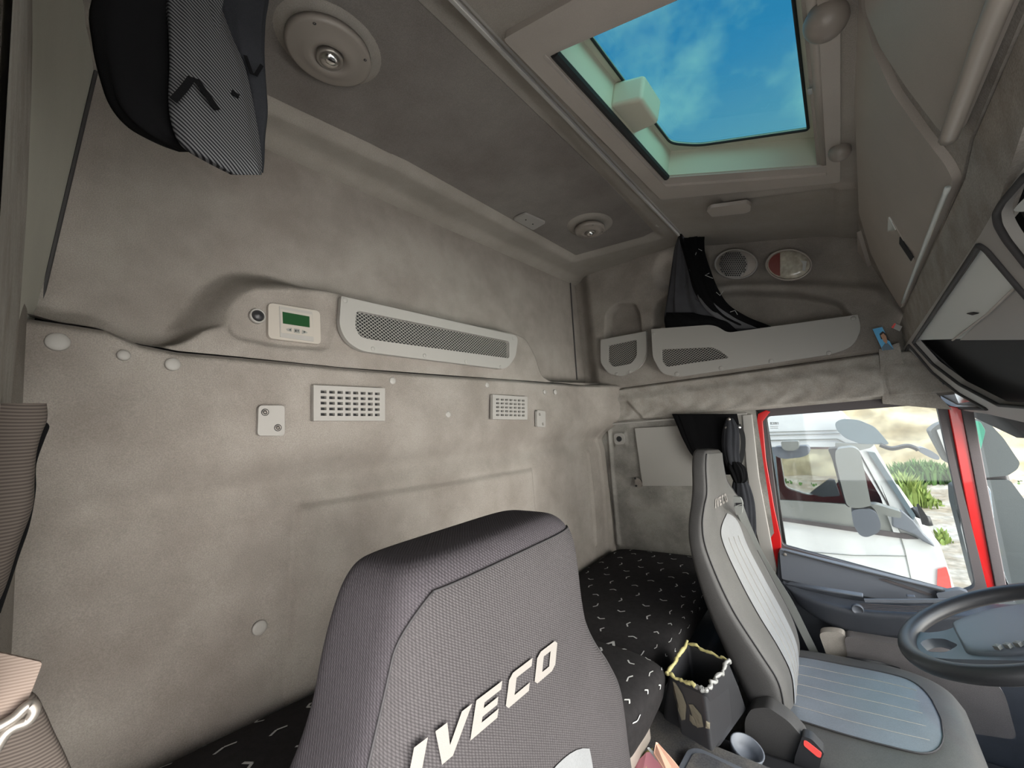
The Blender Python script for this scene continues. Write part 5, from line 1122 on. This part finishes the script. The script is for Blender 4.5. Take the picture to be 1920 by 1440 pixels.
tpl('window_sill', [[(1450, 968), (1600, 988), (1700, 1000), (1722, 1010), (1700, 1010), (1600, 996), (1450, 974)]], 0, .0 - .012, MT['seal'])
for l in ([(1430, 810), (1570, 806), (1570, 807.2), (1430, 811.4)], [(1430, 816), (1575, 812), (1575, 813.2), (1430, 817.4)], [(1430, 825), (1570, 822), (1590, 832), (1590, 834), (1568, 824), (1430, 827)], [(1455, 1029), (1600, 1041), (1700, 1042), (1700, 1043), (1600, 1042), (1455, 1030.2)], [(1682, 982), (1697, 1030), (1712, 1100), (1711, 1100), (1696, 1032), (1680, 984)]):
    tpl('panel_gap', [l], 0, -.004, MT['mirrorh'])
tpl('door_pillar', [[(1602, 850), (1606, 842), (1640, 880), (1680, 985), (1690, 1002), (1676, 1000), (1650, 930)]], 0, -.01, MT['wt'])
tpl('window_seal', [[(1611, 851), (1614, 851), (1674, 960), (1672, 962)]], 0, -.012, MT['rubber'])
tpl('windscreen_edge', [[(1626, 846), (1640, 848), (1716, 966), (1712, 974), (1706, 966)]], 0, -.014, MT['visor'])
tpl('corner_deflector', [[(1670, 952), (1690, 955), (1712, 974), (1730, 998), (1748, 1016), (1752, 1024), (1728, 1012), (1712, 1000), (1672, 985)]], 0, -.03, MT['bluegrey'], bev=.008)
tpl('red_marker', [[(1758, 1067), (1774, 1063), (1780, 1082), (1786, 1115), (1756, 1115)]], 0, -.01, MT['pinkred'])
tpl('front_grille', [[(1718, 946), (1722, 944), (1738, 968), (1742, 985), (1728, 982)]], 0, -.02, MT['black'])
def wob(name, pix, y, t_, mat, r=.02, bev=.02):
    return mk(name, *plate([rnd(ppx(pix, (0, y, 0), dn), r)], (0, y, 0), dn, t_), mat, wtk, bevel=bev, seg=4)
wob('kerb_mirror', [(1450, 838), (1515, 836), (1519, 845), (1515, 853), (1500, 858), (1470, 861), (1455, 856), (1448, 848)], 3.05, .10, MT['bluegrey'])
wob('kerb_mirror_bracket', [(1464, 828), (1497, 827), (1498, 840), (1490, 845), (1472, 845), (1466, 840)], 3.03, .08, MT['mirrorh'], .01, .006)
wob('main_mirror', [(1566, 842), (1600, 838), (1613, 846), (1622, 890), (1632, 940), (1634, 948), (1610, 954), (1588, 950), (1576, 905), (1566, 862)], 3.02, .14, MT['mirrorh'], .03, .03)
wob('mirror_back', [(1552, 842), (1570, 840), (1576, 900), (1594, 952), (1586, 948), (1572, 905), (1560, 860)], 3.06, .12, MT['black'], .01, .01)
wob('wide_mirror', [(1596, 958), (1610, 954), (1640, 956), (1652, 980), (1650, 998), (1625, 1008), (1612, 1004), (1600, 985)], 3.02, .12, MT['bluegrey'], .03, .03)
wob('mirror_arm', [(1630, 946), (1644, 946), (1690, 960), (1690, 972), (1664, 968), (1640, 955)], 3.05, .08, MT['mirrorh'], .01, .006)
wob('sun_visor', [(1565, 792), (1580, 785), (1610, 787), (1640, 800), (1656, 818), (1669, 834), (1640, 833), (1612, 832), (1585, 822), (1568, 806)], 3.2, .02, MT['visor'], .02, .004)
wob('roof_edge', [(1566, 830), (1600, 832), (1640, 833), (1632, 840), (1606, 846), (1580, 846), (1566, 846)], 3.2, .06, MT['mirrorh'], .01, .006)
V, Fs = tube(smoothpath([hit(*p, 'y', 3.2) for p in [(1650, 834), (1672, 841), (1700, 836), (1716, 840), (1722, 844)]]), .012, 8); mk('mirror_stalk', V, Fs, MT['black'], wtk, smooth=True)
wob('front_mirror', [(1719, 842), (1728, 838), (1745, 844), (1762, 856), (1761, 863), (1748, 860), (1728, 850)], 3.2, .08, MT['bluegrey'], .02, .02)
wob('steering_wheel', [(1518, 925), (1555, 898), (1565, 900), (1575, 930), (1540, 932)], YT + 1.4, .06, MT['bluegrey'], .01, .01)
# wipers / grille bits at the truck front
V, Fs = tube([hit(*p, 'y', 3.4) for p in [(1712, 952), (1722, 966), (1738, 972), (1742, 985)]], .018, 8); mk('wiper', V, Fs, MT['black'], wtk, smooth=True)
# ground, stone wall
V, Fs = patch(lambda s, t_: T(-14 + 45 * s, 2.6 + 24 * t_, -1.3 + .05 * noise.noise(Vector((s * 60, t_ * 40, 0)))), 160, 90)
mk('ground', V, Fs, MT['ground'], None, smooth=True, kind='structure')
V, Fs = patch(lambda s, t_: T(-14 + 44 * s, 19.5 + .25 * noise.noise(Vector((s * 60, t_ * 14, 3))), -1.35 + 5.5 * t_), 200, 40)
mk('wall_boundary', V, Fs, MT['stone'], None, smooth=True, kind='structure')
def weeds(name, c, w, d, h, n, mat, label, seed):
    rg = random.Random(seed); V = []; Fs = []
    for i in range(n):
        x = c[0] + rg.gauss(0, w / 2.6); y = c[1] + rg.gauss(0, d / 2.6); hh = h * rg.uniform(.35, 1) * math.exp(-((x - c[0]) / w) ** 2 * 1.5); a = rg.uniform(0, 6.28); le = rg.uniform(.1, .5) * hh; lw = rg.uniform(.02, .045)
        b = len(V); dx, dy = math.cos(a), math.sin(a)
        V += [T(x - dy * lw * .5, y + dx * lw * .5, -1.33), T(x + dy * lw * .5, y - dx * lw * .5, -1.33), T(x + dx * le * .4 + dy * lw, y + dy * le * .4 - dx * lw, -1.3 + hh * .65), T(x + dx * le * .4 - dy * lw, y + dy * le * .4 + dx * lw, -1.3 + hh * .65), T(x + dx * le, y + dy * le, -1.3 + hh)]
        Fs += [(b, b + 1, b + 2, b + 3), (b + 3, b + 2, b + 4)]
    return mk(name, V, Fs, mat, None, label=label, cat='plant')
def gp(u, v): return hit(u, v, 'z', -1.3)
weeds('weed_clump', gp(1722, 900) + T(0, -.6, 0), 1.6, .7, .75, 1500, MT['weed'], 'green weeds along the stone wall right of the white truck', 1)
weeds('weed_clump', gp(1706, 945), .5, .6, .8, 900, MT['weed2'], 'tall yellow-green grass clump beside the white truck windscreen', 2)
weeds('weed_clump', T(-3.2, 17.4, -1.3), 2.6, .8, .7, 2000, MT['weed'], 'green weeds at the wall foot seen through the white truck windows', 3)
weeds('weed_clump', gp(1768, 1018), .12, .2, .3, 60, MT['weed2'], 'tiny lone weed on the gravel beside the door pillar', 4)
# tidy: the setting keeps its own numbering
